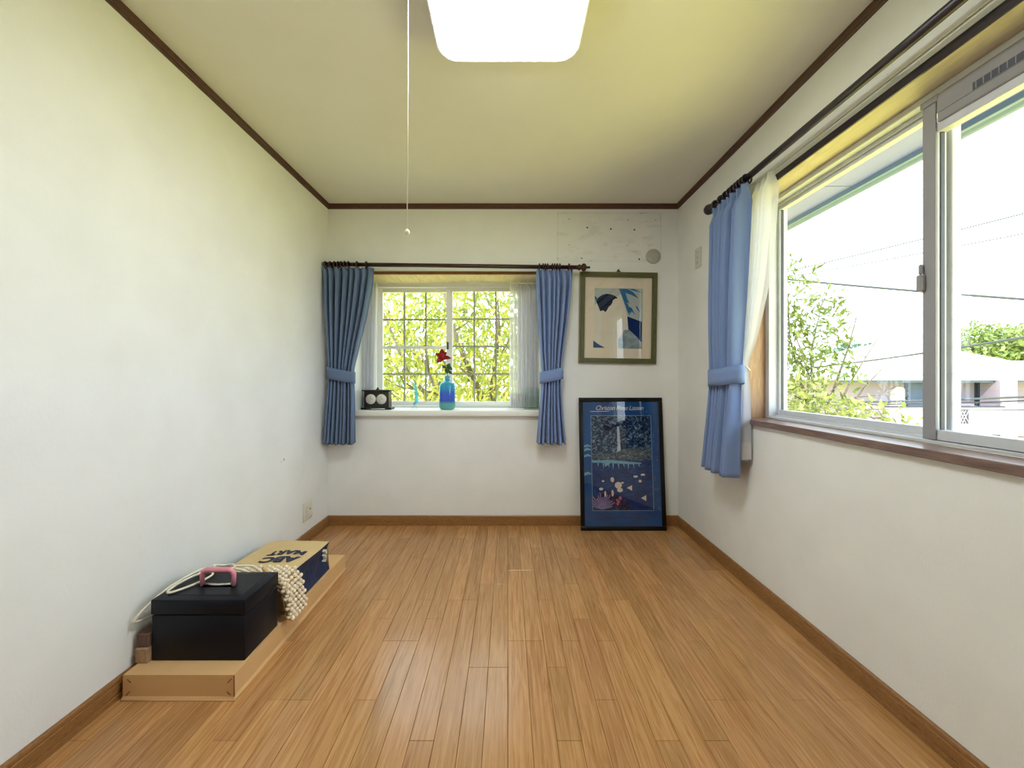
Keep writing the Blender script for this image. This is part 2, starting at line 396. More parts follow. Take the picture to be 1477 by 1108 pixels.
def tinted(name, col, k):
    t = NT(name); t.n.remove(t.b)
    tr = t.new('ShaderNodeBsdfTransparent', Color=col); df = t.new('ShaderNodeBsdfTranslucent', Color=col); gl = t.new('ShaderNodeBsdfGlossy', Roughness=0.06)
    m1 = t.n.new('ShaderNodeMixShader'); m1.inputs[0].default_value = k; t.link(df.outputs[0], m1.inputs[1]); t.link(tr.outputs[0], m1.inputs[2])
    m2 = t.n.new('ShaderNodeMixShader'); t.link(schlick(t), m2.inputs[0]); t.link(m1.outputs[0], m2.inputs[1]); t.link(gl.outputs[0], m2.inputs[2])
    t.link(m2.outputs[0], t.out.inputs[0]); MATS[name] = t.m
tinted('aqua_glass', srgb(150, 212, 226), 0.5)
# outdoors
leafmat('leaf_bright', srgb(100, 114, 38), srgb(168, 166, 70), 0.45)
leafmat('leaf_mid', srgb(66, 88, 34), srgb(110, 118, 50), 0.4)
leafmat('leaf_far', srgb(84, 108, 50), srgb(132, 146, 76), 0.3)
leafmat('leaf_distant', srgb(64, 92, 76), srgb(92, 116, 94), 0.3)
leafmat('leaf_shrub', srgb(92, 106, 52), srgb(146, 150, 84), 0.4)
plain('bark', srgb(84, 78, 66), 0.9, noise=0.25, nscale=20)
plain('grass', srgb(212, 202, 112), 0.95, spec=0.1, noise=0.2, nscale=0.6)
plain('eave_board', srgb(118, 122, 184), 0.7, noise=0.03, nscale=6)
plain('eave_edge', srgb(84, 106, 140), 0.5)
plain('house_white', srgb(190, 184, 184), 0.9, noise=0.02, nscale=2)
plain('house_pink', srgb(134, 124, 138), 0.9, noise=0.03, nscale=2)
plain('roof_tile', srgb(190, 190, 190), 0.8, noise=0.04, nscale=3)
plain('shutter_blue', srgb(64, 80, 104), 0.6)
plain('house_dark', srgb(40, 44, 58), 0.7)
plain('cable', srgb(44, 48, 60), 0.6)

# ------------------------------------------------------------------ the room shell
XL, XR, YB, YR, H = -1.345, 1.268, 2.95, -0.62, 2.395
WX0, WX1, WZ0, WZ1, WY = -1.17, 0.25, 0.858, 1.868, 3.27          # back window niche
RY0, RY1, RZ0, RZ1, RXW = 0.50, 2.11, 0.886, 2.028, 1.47           # right window niche

fl = thing('floor', (0, 0, 0), 'tan wooden strip floor of the room', 'floor', kind='structure')
part('subfloor', MB().box(XL - 0.1, XR + 0.1, YR - 0.1, YB + 0.1, -0.12, -0.012), 'floor_gap', fl)
PW = (XR - XL) / 35; plank_me = {}
def plank_mesh(L):
    k = round(L, 3)
    if k not in plank_me:
        plank_me[k] = mesh_of('plank', MB().box(-PW / 2 + 0.0005, PW / 2 - 0.0005, 0.0005, L - 0.0005, -0.012, 0, bevel=0.0011), 'plank')
    return plank_me[k]
for r in range(35):
    y = YR - [0, 0.909][(r // 4) % 2] - random.choice([0, 0.1515, 0.303])
    while y < YB - 0.01:
        L = random.choice([0.303, 0.4545, 0.606, 0.606, 0.7575, 0.909, 0.909]); y0, y1 = max(y, YR), min(y + L, YB)
        if YB - y1 < 0.12: y1 = YB
        y = y + L if y1 < YB else YB
        if y1 - y0 < 0.05: continue
        o = bpy.data.objects.new('plank', plank_mesh(y1 - y0)); COL.objects.link(o); o.location = (XL + (r + 0.5) * PW, y0, 0); o.parent = fl

solid('ceiling', MB().box(XL - 0.12, RXW, YR - 0.12, WY, H, H + 0.15), 'ceiling_paper', 'plain cream papered ceiling', 'ceiling', kind='structure')
solid('wall_left', MB().box(XL - 0.12, XL, YR - 0.12, WY, -0.12, H), 'wallpaper', 'plain white papered wall behind the cardboard box', 'wall', kind='structure')
solid('wall_rear', MB().box(XL, XR, YR - 0.12, YR, -0.12, H), 'wallpaper', 'plain white papered wall facing the lattice window', 'wall', kind='structure')
wb = MB()
wb.box(XL, WX0, YB, WY, -0.12, H).box(WX1, XR, YB, WY, -0.12, H).box(WX0, WX1, YB, WY, -0.12, WZ0 - 0.04).box(WX0, WX1, YB, WY, WZ1 + 0.015, H)
wall_back = solid('wall_back', wb, 'wallpaper_stained', 'white papered wall with window niche and stained air conditioner outline', 'wall', kind='structure')
wr = MB()
wr.box(XR, RXW, YR - 0.12, RY0, -0.12, H).box(XR, RXW, RY1, WY, -0.12, H).box(XR, RXW, RY0, RY1, -0.12, RZ0 - 0.03).box(XR, RXW, RY0, RY1, RZ1 + 0.02, H)
wall_right = solid('wall_right', wr, 'wallpaper', 'white papered wall holding the wide sliding window', 'wall', kind='structure')

# screw holes and pipe cover on the back wall
for (px, pz, r) in [(0.590, 2.221, .0062), (0.766, 2.211, .0062), (0.942, 2.205, .0062), (0.549, 1.993, .005), (0.978, 1.985, .0062),
                    (0.455, 2.283, .0035), (0.895, 2.277, .0035), (1.100, 2.277, .0035), (0.455, 2.092, .003), (0.890, 2.087, .003)]:
    h = part('screw_hole', MB().lathe([(r, -0.0012), (r, 0.004)], (px, YB, pz), 'y', 10), 'slot_dark', wall_back)
for (py, pz, r) in [(2.37, .61, .007), (2.34, .60, .003)]:
    part('scuff_mark', MB().lathe([(r, -0.002), (r, 0.0008)], (XL, py, pz), 'x', 8), 'cap_grey', bpy.data.objects['wall_left'])
solid('pipe_hole_cover', MB().lathe([(0.054, 0.002), (0.054, -0.006), (0.049, -0.011), (0.02, -0.0125), (0.0001, -0.0125)], (1.082, YB, 2.005), 'y', 32), 'cap_grey',
      'round grey pipe hole cover on wall above green picture frame', 'pipe cover')

def run(name, label, cat, kind, mat, segs, prof, parts=None):
    """moulding of profile prof (distance from wall, height) along segments"""
    for nm, axis, wallpos, a0, a1, sgn in segs:
        poly = [(wallpos + sgn * d, z) for d, z in prof]
        solid(nm, MB().prism(poly, a0, a1, axis), mat, label[nm], cat, kind=kind)
bp = [(0, 0), (0.014, 0), (0.014, 0.016), (0.009, 0.018), (0.009, 0.021), (0.012, 0.023), (0.012, 0.052), (0.009, 0.054), (0.009, 0.057), (0.011, 0.059), (0.010, 0.068), (0.006, 0.073), (0, 0.073)]
run('b', {'baseboard_left': 'brown grooved baseboard under the plain long wall', 'baseboard_right': 'brown grooved baseboard under the wide sliding window wall', 'baseboard_back': 'brown grooved baseboard under the lattice window', 'baseboard_rear': 'brown grooved baseboard on the wall facing the lattice window'}, 'baseboard', 'structure', 'base_wood',
    [('baseboard_left', 'y', XL, YR, YB, 1), ('baseboard_right', 'y', XR, YR, YB, -1), ('baseboard_back', 'x', YB, XL, XR, -1), ('baseboard_rear', 'x', YR, XL, XR, 1)], bp)
cp = [(0, H), (0, H - 0.036), (0.006, H - 0.036), (0.010, H - 0.030), (0.010, H - 0.022), (0.014, H - 0.018), (0.016, H - 0.010), (0.016, H)]
run('c', {'trim_1': 'dark brown crown moulding above the plain long wall', 'trim_2': 'dark brown crown moulding above the wide sliding window', 'trim_3': 'dark brown crown moulding above the lattice window', 'trim_4': 'dark brown crown moulding on the wall facing the lattice window'}, 'moulding', 'structure', 'crown_wood',
    [('trim_1', 'y', XL, YR, YB, 1), ('trim_2', 'y', XR, YR, YB, -1), ('trim_3', 'x', YB, XL, XR, -1), ('trim_4', 'x', YR, XL, XR, 1)], cp)

# ------------------------------------------------------------------ back window
w1 = thing('window_1', (-0.46, YB, WZ0), 'white two-pane sliding window with fine lattice and deep white sill', 'window', kind='structure')
part('window_sill', MB().box(WX0 - 0.03, WX1 + 0.03, YB - 0.035, YB, WZ0 - 0.045, WZ0, bevel=0.008, seg=2).box(WX0, WX1, YB - 0.001, WY, WZ0 - 0.04, WZ0), 'sill_white', w1)
for k in range(9):                                             # lining boards of the niche head
    x0 = WX0 + (WX1 - WX0) * k / 9; x1 = WX0 + (WX1 - WX0) * (k + 1) / 9
    part('head_board', MB().box(x0 + 0.0007, x1 - 0.0007, YB - 0.004, 3.20, WZ1, WZ1 + 0.014, bevel=0.001), 'soffit_wood', w1)
part('head_casing', MB().box(WX0 - 0.02, WX1 + 0.02, YB - 0.014, YB + 0.001, WZ1 + 0.001, WZ1 + 0.023, bevel=0.002), 'casing_wood', w1)
for x0, x1 in ((WX0, WX0 + 0.012), (WX1 - 0.012, WX1)):
    part('jamb_lining', MB().box(x0, x1, YB - 0.004, 3.20, WZ0, WZ1), 'vinyl_white', w1)
f = MB(); fy0, fy1 = 3.20, 3.27
f.box(WX0, -1.068, fy0, fy1, WZ0, WZ1, bevel=0.003).box(0.116, WX1, fy0, fy1, WZ0, WZ1, bevel=0.003)
f.box(-1.068, 0.116, fy0, fy1, 1.832, WZ1, bevel=0.003).box(-1.068, 0.116, fy0 + 0.01, fy1, WZ0, 0.876, bevel=0.003)
part('window_frame', f, 'vinyl_white', w1)
def sash1(x0, x1, yc, st_l, st_r, midrail):
    s = MB(); zt, zb = 1.834, 0.874; y0, y1 = yc - 0.014, yc + 0.014
    s.box(x0, x0 + st_l, y0, y1, zb, zt, bevel=0.002).box(x1 - st_r, x1, y0, y1, zb, zt, bevel=0.002)
    s.box(x0 + st_l, x1 - st_r, y0, y1, 1.800, zt, bevel=0.002).box(x0 + st_l, x1 - st_r, y0, y1, zb, 0.908, bevel=0.002)
    o = part('sash', s, 'vinyl_white', w1); gx0, gx1 = x0 + st_l, x1 - st_r
    part('glass', MB().box(gx0, gx1, yc + 0.004, yc + 0.007, 0.908, 1.800), 'window_glass', o)
    for k in (1, 2):
        x = gx0 + (gx1 - gx0) * k / 3; part('muntin', MB().box(x - 0.0065, x + 0.0065, yc - 0.004, yc + 0.003, 0.908, 1.800), 'muntin_grey', o)
    for k in (1, 2, 3):
        z = 0.908 + (1.800 - 0.908) * k / 4; hh = 0.018 if (midrail and k == 2) else 0.0065
        part('muntin', MB().box(gx0, gx1, yc - 0.005, yc + 0.002, z - hh, z + 0.0065), 'vinyl_white' if hh > .01 else 'muntin_grey', o)
    return o
sash1(-1.068, -0.455, 3.250, 0.040, 0.045, True)
sR = sash1(-0.502, 0.116, 3.220, 0.050, 0.040, False)
part('latch', MB().box(-0.497, -0.482, 3.192, 3.206, 1.33, 1.39, bevel=0.003), 'alu_dark', sR)

# ------------------------------------------------------------------ right window
w2 = thing('window_2', (XR, (RY0 + RY1) / 2, RZ0), 'wide white aluminium sliding window set in a wooden frame', 'window', kind='structure')
part('window_sill', MB().box(XR - 0.022, 1.375, RY0 - 0.03, RY1 + 0.012, RZ0 - 0.028, RZ0, bevel=0.003), 'sill_wood', w2)
part('head_board', MB().box(XR - 0.006, 1.375, RY0, RY1, RZ1, RZ1 + 0.018), 'soffit_wood', w2)
part('head_casing', MB().box(XR - 0.012, XR - 0.005, RY0 - 0.02, RY1 + 0.02, RZ1 - 0.004, RZ1 + 0.026), 'rod_wood_dark', w2)
part('jamb_lining', MB().box(XR - 0.006, 1.375, RY1 - 0.002, RY1 + 0.014, RZ0 - 0.002, RZ1 + 0.018), 'frame_wood', w2)
part('jamb_lining', MB().box(XR - 0.006, 1.375, RY0 - 0.014, RY0 + 0.002, RZ0 - 0.002, RZ1 + 0.018), 'frame_wood', w2)
f = MB()
f.box(1.372, RXW, RY1 - 0.030, RY1, RZ0, RZ1, bevel=0.002).box(1.372, RXW, RY0, RY0 + 0.03, RZ0, RZ1, bevel=0.002)
f.box(1.372, RXW, RY0 + 0.03, RY1 - 0.03, RZ1 - 0.022, RZ1, bevel=0.002).box(1.372, RXW, RY0 + 0.03, RY1 - 0.03, RZ0, RZ0 + 0.012, bevel=0.002)
f.box(1.408, 1.413, RY0 + 0.03, RY1 - 0.03, RZ0 + 0.012, RZ0 + 0.022).box(1.408, 1.413, 1.31, RY1 - 0.03, RZ1 - 0.036, RZ1 - 0.022)
part('window_frame', f, 'alu_white', w2)
def sash2(y0, y1, x0, x1, zt, st0, st1, mat_st):
    zb = RZ0 + 0.014; s = MB()
    s.box(x0, x1, y0, y0 + st0, zb, zt, bevel=0.002).box(x0, x1, y1 - st1, y1, zb, zt, bevel=0.002)
    s.box(x0, x1, y0 + st0, y1 - st1, zb, RZ0 + 0.047, bevel=0.002).box(x0, x1, y0 + st0, y1 - st1, zt - 0.032, zt, bevel=0.002)
    o = part('sash', s, mat_st, w2)
    part('glass', MB().box((x0 + x1) / 2 - 0.002, (x0 + x1) / 2 + 0.002, y0 + st0, y1 - st1, RZ0 + 0.047, zt - 0.032), 'window_glass', o)
    for yy in (y0 + st0, y1 - st1):
        part('gasket', MB().box((x0 + x1) / 2 - 0.006, (x0 + x1) / 2 + 0.006, yy - 0.003, yy + 0.003, RZ0 + 0.047, zt - 0.032), 'alu_dark', o)
    return o
sash2(1.262, RY1 - 0.022, 1.418, 1.448, RZ1 - 0.020, 0.045, 0.022, 'alu_white')
sI = sash2(RY0 + 0.022, 1.308, 1.376, 1.408, 1.920, 0.022, 0.040, 'alu_white')
part('meeting_strip', MB().box(1.371, 1.3765, 1.268, 1.308, RZ0 + 0.014, 1.985, bevel=0.001), 'alu_grey', sI)
lk = part('latch', MB().box(1.355, 1.372, 1.296, 1.316, 1.385, 1.44, bevel=0.004).box(1.358, 1.369, 1.30, 1.312, 1.44, 1.475, bevel=0.004), 'alu_grey', sI)
vb = part('vent_box', MB().box(1.368, 1.408, RY0 + 0.03, 1.262, 1.915, 2.006, bevel=0.003).box(1.366, 1.3685, RY0 + 0.03, 1.262, 1.943, 1.945), 'alu_grey', w2)
part('vent_slot', MB().box(1.3665, 1.3685, 0.62, 1.163, 1.946, 1.968), 'alu_slot', vb)
for k in range(30):
    part('vent_louvre', MB().box(1.3655, 1.3672, 0.625 + k * 0.0182, 0.6275 + k * 0.0182, 1.947, 1.967), 'alu_grey', vb)
part('cover_cap', MB().box(1.366, 1.3775, 1.258, 1.312, 1.985, 2.006, bevel=0.002), 'alu_grey', w2)

# ------------------------------------------------------------------ eave outside the right window
ev = thing('roof_eave', (1.9, 1.5, 2.36), 'pale blue roof eave with gutter outside the wide window', 'eave', kind='structure')
for k in range(9):
    y0 = -3.2 + k * 1.16; part('soffit_board', MB().box(RXW, 2.26, y0 + 0.004, y0 + 1.156, 2.36, 2.38), 'eave_board', ev)
part('fascia', MB().box(2.26, 2.285, -3.2, 7.3, 2.33, 2.52), 'eave_edge', ev)
gp = [(2.36 + 0.055 * math.cos(a), 2.40 + 0.055 * math.sin(a)) for a in np.linspace(PI, 2 * PI, 10)] + [(2.411, 2.40)] + [(2.36 + 0.050 * math.cos(a), 2.40 + 0.050 * math.sin(a)) for a in np.linspace(2 * PI, PI, 10)]
part('gutter', MB().prism(gp, -3.2, 7.3, 'y'), 'eave_edge', ev)
part('roof_deck', MB().box(1.2, 2.285, -3.2, 7.3, 2.546, 2.60), 'eave_edge', ev)

# ------------------------------------------------------------------ curtains
def smooth_rows(rows, n):
    """rows = [(z, s0, s1, amp, noff)] top to bottom -> n smoothly interpolated rows"""
    a = np.array(rows, float); z = a[:, 0]; t = np.linspace(z[0], z[-1], n); out = [t]
    for c in range(1, a.shape[1]):
        y = a[:, c]; m = np.zeros(len(z)); d = np.diff(y) / np.diff(z)
        m[1:-1] = np.where(d[1:] * d[:-1] > 0, (d[1:] + d[:-1]) / 2, 0); m[0] = d[0]; m[-1] = d[-1]
        yy = np.zeros(n)
        for k, q in enumerate(t):
            i = min(max(np.searchsorted(-z, -q) - 1, 0), len(z) - 2); h = z[i + 1] - z[i]; u = (q - z[i]) / h
            yy[k] = (2*u**3-3*u**2+1)*y[i] + (u**3-2*u**2+u)*h*m[i] + (-2*u**3+3*u**2)*y[i+1] + (u**3-u**2)*h*m[i+1]
        out.append(yy)
    return np.array(out).T
def drape_mb(rows, nf, place, seed, header=0.09, n=64, per=14, zcut=None, noff=0.0):
    rng = np.random.default_rng(seed); R = smooth_rows(rows, n); m = nf * per + 1
    u = np.linspace(0, 1, m); wob = np.cumsum(rng.uniform(0.65, 1.35, nf)); wob = np.concatenate([[0], wob / wob[-1]])
    th = np.interp(u, wob, np.arange(nf + 1)) * 2 * PI
    amp_f = np.interp(u, np.linspace(0, 1, nf * 2), rng.uniform(0.6, 1.15, nf * 2)); drift = rng.uniform(-0.7, 0.7, nf + 1)
    ztop = rows[0][0]; mb = MB(); verts = []; keep = 0
    for z, s0, s1, amp, no in R:
        if zcut and z > zcut: continue
        keep += 1; k = (ztop - z)
        ph = np.interp(u, np.linspace(0, 1, nf + 1), drift) * min(1, k / 0.9)
        w = 1.15 - 2.3 * np.abs(np.cos((th + ph) / 2)) ** 2.6 + 0.12 * np.sin(2 * (th + ph) + 0.8)
        hd = min(1, k / header)
        pin = np.sign(np.sin(th)) * np.abs(np.sin(th)) ** 2.2
        off = amp * amp_f * (hd * w + (1 - hd) * 0.95 * pin)
        s = s0 + (s1 - s0) * u + 0.25 * amp * np.sin(2 * th) * hd * 0.4
        zz = z + 0.006 * np.sin(th * 0.5 + 1) * (k > 1.0)
        for a in range(m): verts.append(place(s[a], off[a] + no + noff, zz[a] if hasattr(zz, '__len__') else zz))
    faces = [(r * m + c, r * m + c + 1, (r + 1) * m + c + 1, (r + 1) * m + c) for r in range(keep - 1) for c in range(m - 1)]
    mb.add(verts, faces, 0, True); return mb
def tie_mb(place, s0, s1, z_of, hgt, depth, noff, tail=None):
    n = 40; vs_, fs = [], []
    for k in range(n):
        a = 2 * PI * k / n; cs, sn = math.cos(a), math.sin(a); s = (s0 + s1) / 2 + (s1 - s0) / 2 * (abs(cs) ** 0.9 * (1 if cs > 0 else -1)); nn = noff + depth * (abs(sn) ** 0.95 * (1 if sn > 0 else -1))
        for j in range(4):
            b = j / 3; puff = 0.004 * math.sin(PI * b); vs_.append(place(s, nn * (1 + puff), z_of((s - s0) / (s1 - s0)) - hgt * b))
    for k in range(n):
        q = (k + 1) % n
        for j in range(3): fs.append((k * 4 + j, q * 4 + j, q * 4 + j + 1, k * 4 + j + 1))
    return MB().add(vs_, fs, 0, True)

BK = lambda s, n, z: (s, 2.85 - n, z)            # back wall: s = x, n towards the room
RT = lambda s, n, z: (1.168 - n, s, z)           # right wall: s = y

def ring_row(parent, place_ring, xs, R=0.021, r=0.0045):
    for x in xs: part('curtain_ring', place_ring(x, R, r), parent_mat[parent.name.split('.')[0] + str(parent.get('mat', ''))] if False else RINGMAT[0], parent)
RINGMAT = ['rod_wood']

# left drape of the back window
c1 = thing('curtain', (-1.22, 2.85, 0.62), 'shade-darkened blue pleated curtain tied back in the room corner left of the clock', 'curtain', 'short tied blue curtains')
rowsL = [(1.893, -1.335, -0.970, 0.0290, 0), (1.80, -1.330, -0.980, 0.0319, 0), (1.55, -1.318, -1.025, 0.0305, 0), (1.30, -1.300, -1.085, 0.0275, 0), (1.12, -1.292, -1.118, 0.0232, 0), (1.02, -1.297, -1.115, 0.0261, 0), (0.80, -1.312, -1.112, 0.0319, 0), (0.622, -1.322, -1.112, 0.0377, 0)]
thick(part('fabric', drape_mb(rowsL, 8, BK, 3), 'drape_blue_shaded', c1, recalc=False), 0.003)
thick(part('tieback', tie_mb(BK, -1.305, -1.105, lambda q: 1.180 - 0.040 * q, 0.082, 0.048, 0.0), 'drape_blue_shaded', c1), 0.004)
for x in (-1.318, -1.283, -1.252, -1.226, -1.204, -1.178, -1.152, -1.090, -1.022):
    part('curtain_ring', MB().torus((x, 2.85, 1.915), 0.022, 0.0048, 'x' if x < -1.16 else ('x')), 'rod_wood', c1)
part('header_tape', drape_mb([(1.893, -1.334, -0.971, .029, -0.004), (1.81, -1.330, -0.980, .0319, -0.004)], 8, BK, 3, n=6), 'drape_blue_shaded', c1, recalc=False)

# right drape of the back window
c2 = thing('curtain', (0.33, 2.85, 0.62), 'blue pleated curtain tied back beside the green framed picture', 'curtain', 'short tied blue curtains')
rowsR = [(1.878, 0.205, 0.465, 0.0275, 0), (1.80, 0.200, 0.462, 0.0290, 0), (1.55, 0.212, 0.440, 0.0275, 0), (1.30, 0.228, 0.405, 0.0247, 0), (1.11, 0.243, 0.386, 0.0217, 0), (1.00, 0.238, 0.388, 0.0247, 0), (0.80, 0.220, 0.402, 0.0305, 0), (0.622, 0.206, 0.420, 0.0362, 0)]
thick(part('fabric', drape_mb(rowsR, 7, BK, 11), 'drape_blue', c2, recalc=False), 0.003)
thick(part('tieback', tie_mb(BK, 0.228, 0.396, lambda q: 1.140 + 0.035 * q, 0.082, 0.045, 0.0), 'drape_blue', c2), 0.004)
part('header_tape', drape_mb([(1.878, 0.206, 0.464, .0275, -0.004), (1.80, 0.201, 0.461, .029, -0.004)], 7, BK, 11, n=6), 'drape_blue', c2, recalc=False)
for x in (0.225, 0.252, 0.268, 0.284, 0.318, 0.334, 0.352, 0.372, 0.438):
    part('curtain_ring', MB().torus((x, 2.85, 1.899), 0.022, 0.0048, 'x'), 'rod_wood', c2)

# drape of the right window
c3 = thing('curtain', (1.168, 2.14, 0.58), 'light blue pleated curtain tied back beside the wide sliding window', 'curtain', 'short tied blue curtains')
rowsW = [(2.050, 1.925, 2.245, 0.0300, 0), (1.96, 1.930, 2.245, 0.0330, 0), (1.60, 1.960, 2.255, 0.0330, 0), (1.30, 1.985, 2.262, 0.0285, 0), (1.10, 2.000, 2.262, 0.0240, 0), (0.98, 2.010, 2.272, 0.0270, 0), (0.76, 2.025, 2.300, 0.0345, 0), (0.578, 2.035, 2.325, 0.0405, 0)]
thick(part('fabric', drape_mb(rowsW, 7, RT, 21), 'drape_blue', c3, recalc=False), 0.003)
thick(part('tieback', tie_mb(RT, 1.978, 2.275, lambda q: 1.155 - 0.012 * q + 0.03 * max(0, 0.35 - q), 0.092, 0.050, 0.0), 'drape_blue', c3), 0.004)
part('header_tape', drape_mb([(2.050, 1.926, 2.244, .030, -0.004), (1.96, 1.930, 2.245, .033, -0.004)], 7, RT, 21, n=6), 'drape_blue', c3, recalc=False)
for y in (1.935, 1.96, 1.985, 2.01, 2.04, 2.07, 2.11, 2.16, 2.22):
    part('curtain_ring', MB().torus((1.168, y, 2.072), 0.023, 0.005, 'y'), 'rod_wood_dark', c3)

# sheer curtains
BL = lambda s, n, z: (s, 3.145 - n, z)
def sheer(name, loc, label, rows, nf, place, seed, hem):
    o = thing(name, loc, label, 'sheer curtain', 'white sheer curtains')
    part('fabric', drape_mb(rows, nf, place, seed, header=0.06, n=48, per=10), 'lace_white', o, recalc=False)
    part('hem', drape_mb(rows, nf, place, seed, header=0.06, n=48, per=10, zcut=hem, noff=0.002), 'lace_hem', o, recalc=False)
    part('header_tape', drape_mb(rows, nf, place, seed, header=0.06, n=48, per=10, noff=0.002), 'lace_hem', o, recalc=False) if False else None
    return o
sheer('sheer_curtain', (-1.09, 3.145, .88), 'white sheer curtain hanging behind the dark twin dial clock', [(1.862, -1.155, -1.035, 0.0180, 0), (1.5, -1.155, -1.045, 0.0192, 0), (.872, -1.155, -1.060, 0.0216, 0)], 4, BL, 5, 0.985)
s2 = sheer('sheer_curtain', (.13, 3.145, .88), 'white sheer curtain hanging behind the ribbed green glass', [(1.850, 0.012, 0.232, 0.0203, 0), (1.5, 0.010, 0.232, 0.0216, 0), (.872, 0.008, 0.232, 0.0243, 0)], 6, BL, 6, 0.985)
RTL = lambda s, n, z: (1.232 - n, s, z)
s3 = sheer('sheer_curtain', (1.232, 2.0, .68), 'white sheer curtain gathered beside the wide sliding window', [(2.062, 1.835, 2.085, 0.0208, 0), (1.95, 1.840, 2.090, 0.0234, 0), (1.62, 1.885, 2.110, 0.0234, 0), (1.30, 1.985, 2.125, 0.0182, 0), (1.15, 2.045, 2.125, 0.0130, 0), (1.02, 2.035, 2.130, 0.0169, 0), (.672, 2.035, 2.145, 0.0208, 0)], 5, RTL, 9, 0.77)
th = MB().torus((1.225, 2.085, 1.155), 0.020, 0.004, 'z'); part('tie_cord', MB().tube([(1.232 + .026 * math.sin(a), 2.085 + .052 * math.cos(a), 1.15 + .012 * math.sin(2 * a)) for a in np.linspace(0, 2 * PI, 28)[:-1]], 0.005, 6, 0, True), 'cord_cream', s3)
for s_, y0, y1, X, zz in ((s2, 0.02, 0.225, None, 1.862),):
    for k in range(7):
        x = y0 + (y1 - y0) * k / 6; part('curtain_hook', MB().tube([(x, 3.145, 1.846), (x, 3.150, 1.858), (x, 3.145, 1.866)], 0.002, 5), 'rail_white', s_)

# ------------------------------------------------------------------ curtain rods
r1 = thing('curtain_rod', (-0.40, 2.85, 1.915), 'dark brown wooden curtain rod with turned finial over the lattice window', 'curtain rod', 'wooden curtain rods')
zr = lambda x: 1.920 - 0.013 * (x + 1.33)
part('rod', MB().tube([(-1.332, 2.85, zr(-1.332)), (0.505, 2.85, zr(0.505))], 0.0145, 16), 'rod_wood', r1)
fz = zr(0.505)
part('finial', MB().lathe([(0.015, 0.49), (0.015, 0.503), (0.021, 0.508), (0.023, 0.514), (0.015, 0.523), (0.016, 0.528), (0.026, 0.536), (0.029, 0.545), (0.026, 0.555), (0.016, 0.562), (0.008, 0.567), (0.008, 0.590), (0.0001, 0.592)], (0, 2.85, fz), 'x', 24), 'rod_wood', r1)
for x in (-1.30, 0.455):
    part('bracket', MB().box(x - 0.009, x + 0.009, 2.85, 2.95, zr(x) - 0.026, zr(x) - 0.013, bevel=0.003).box(x - 0.014, x + 0.014, 2.94, 2.95, zr(x) - 0.05, zr(x) + 0.03, bevel=0.003), 'rod_wood', r1)
r2 = thing('curtain_rod', (1.168, 1.3, 2.08), 'dark round curtain rod running along the wide sliding window', 'curtain rod', 'wooden curtain rods')
part('rod', MB().tube([(1.168, 0.28, 2.078), (1.168, 2.262, 2.078)], 0.0155, 16), 'rod_wood_dark', r2)
part('finial', MB().lathe([(0.016, 2.24), (0.016, 2.256), (0.021, 2.262), (0.018, 2.270), (0.027, 2.282), (0.030, 2.296), (0.027, 2.310), (0.014, 2.320), (0.0001, 2.322)], (1.168, 0, 2.078), 'y', 24), 'rod_wood_dark', r2)
part('finial', MB().lathe([(0.016, .30), (0.016, .284), (0.021, .278), (0.018, .270), (0.027, .258), (0.030, .244), (0.027, .230), (0.014, .220), (0.0001, .218)], (1.168, 0, 2.078), 'y', 24), 'rod_wood_dark', r2)
for y in (0.35, 2.235):
    part('bracket', MB().box(1.168, XR, y - 0.009, y + 0.009, 2.050, 2.063, bevel=0.003).box(XR - 0.010, XR, y - 0.014, y + 0.014, 2.03, 2.11, bevel=0.003), 'rod_wood_dark', r2)
r3 = thing('curtain_rail', (1.24, 1.2, 2.07), 'thin white sheer curtain rail just above the wide window', 'curtain rail')
part('rail_slot', MB().box(1.2365, 1.2415, 0.40, 2.14, 2.071, 2.075), 'alu_dark', r3)
part('rail', MB().box(1.232, 1.2365, 0.40, 2.14, 2.068, 2.072).box(1.2415, 1.246, 0.40, 2.14, 2.068, 2.072).box(1.232, 1.234, 0.40, 2.14, 2.072, 2.082).box(1.244, 1.246, 0.40, 2.14, 2.072, 2.082).box(1.232, 1.246, 0.40, 2.14, 2.082, 2.085), 'rail_white', r3)
for y in (0.5, 1.3, 2.05): part('rail_bracket', MB().box(1.236, XR, y - 0.01, y + 0.01, 2.085, 2.092), 'rail_white', r3)

# ------------------------------------------------------------------ ceiling lamp and pull cord
lp = thing('ceiling_lamp', (0, 1.25, H), 'glowing white square ceiling lamp with rounded corners', 'ceiling lamp')
def rsq(h, r, n=8):
    pts = []
    for cx, cy, a0 in ((h - r, h - r, 0), (-h + r, h - r, PI / 2), (-h + r, -h + r, PI), (h - r, -h + r, 1.5 * PI)):
        for k in range(n + 1): a = a0 + PI / 2 * k / n; pts.append((cx + r * math.cos(a), cy + r * math.sin(a)))
    return pts
def loft(mb, layers, mi=0):
    n = len(rsq(1, .1)); v, fs = [], []
    for h, r, z in layers: v += [(x, 1.25 + y, z) for x, y in rsq(h, r)]
    for i in range(len(layers) - 1):
        for k in range(n): a, b = i * n + k, i * n + (k + 1) % n; fs.append((a, b, b + n, a + n))
    fs.append(tuple(range(n))); fs.append(tuple((len(layers) - 1) * n + k for k in range(n)))
    return mb.add(v, fs, mi, True)
part('base', loft(MB(), [(0.235, .05, H), (0.235, .05, H - 0.030), (0.2, .05, H - 0.032)]), 'lamp_rim', lp)
part('shade', loft(MB(), [(0.250, .065, H - 0.033), (0.257, .07, H - 0.050), (0.257, .07, H - 0.080), (0.252, .068, H - 0.092), (0.240, .062, H - 0.099), (0.10, .03, H - 0.102)]), 'lamp_shade', lp)
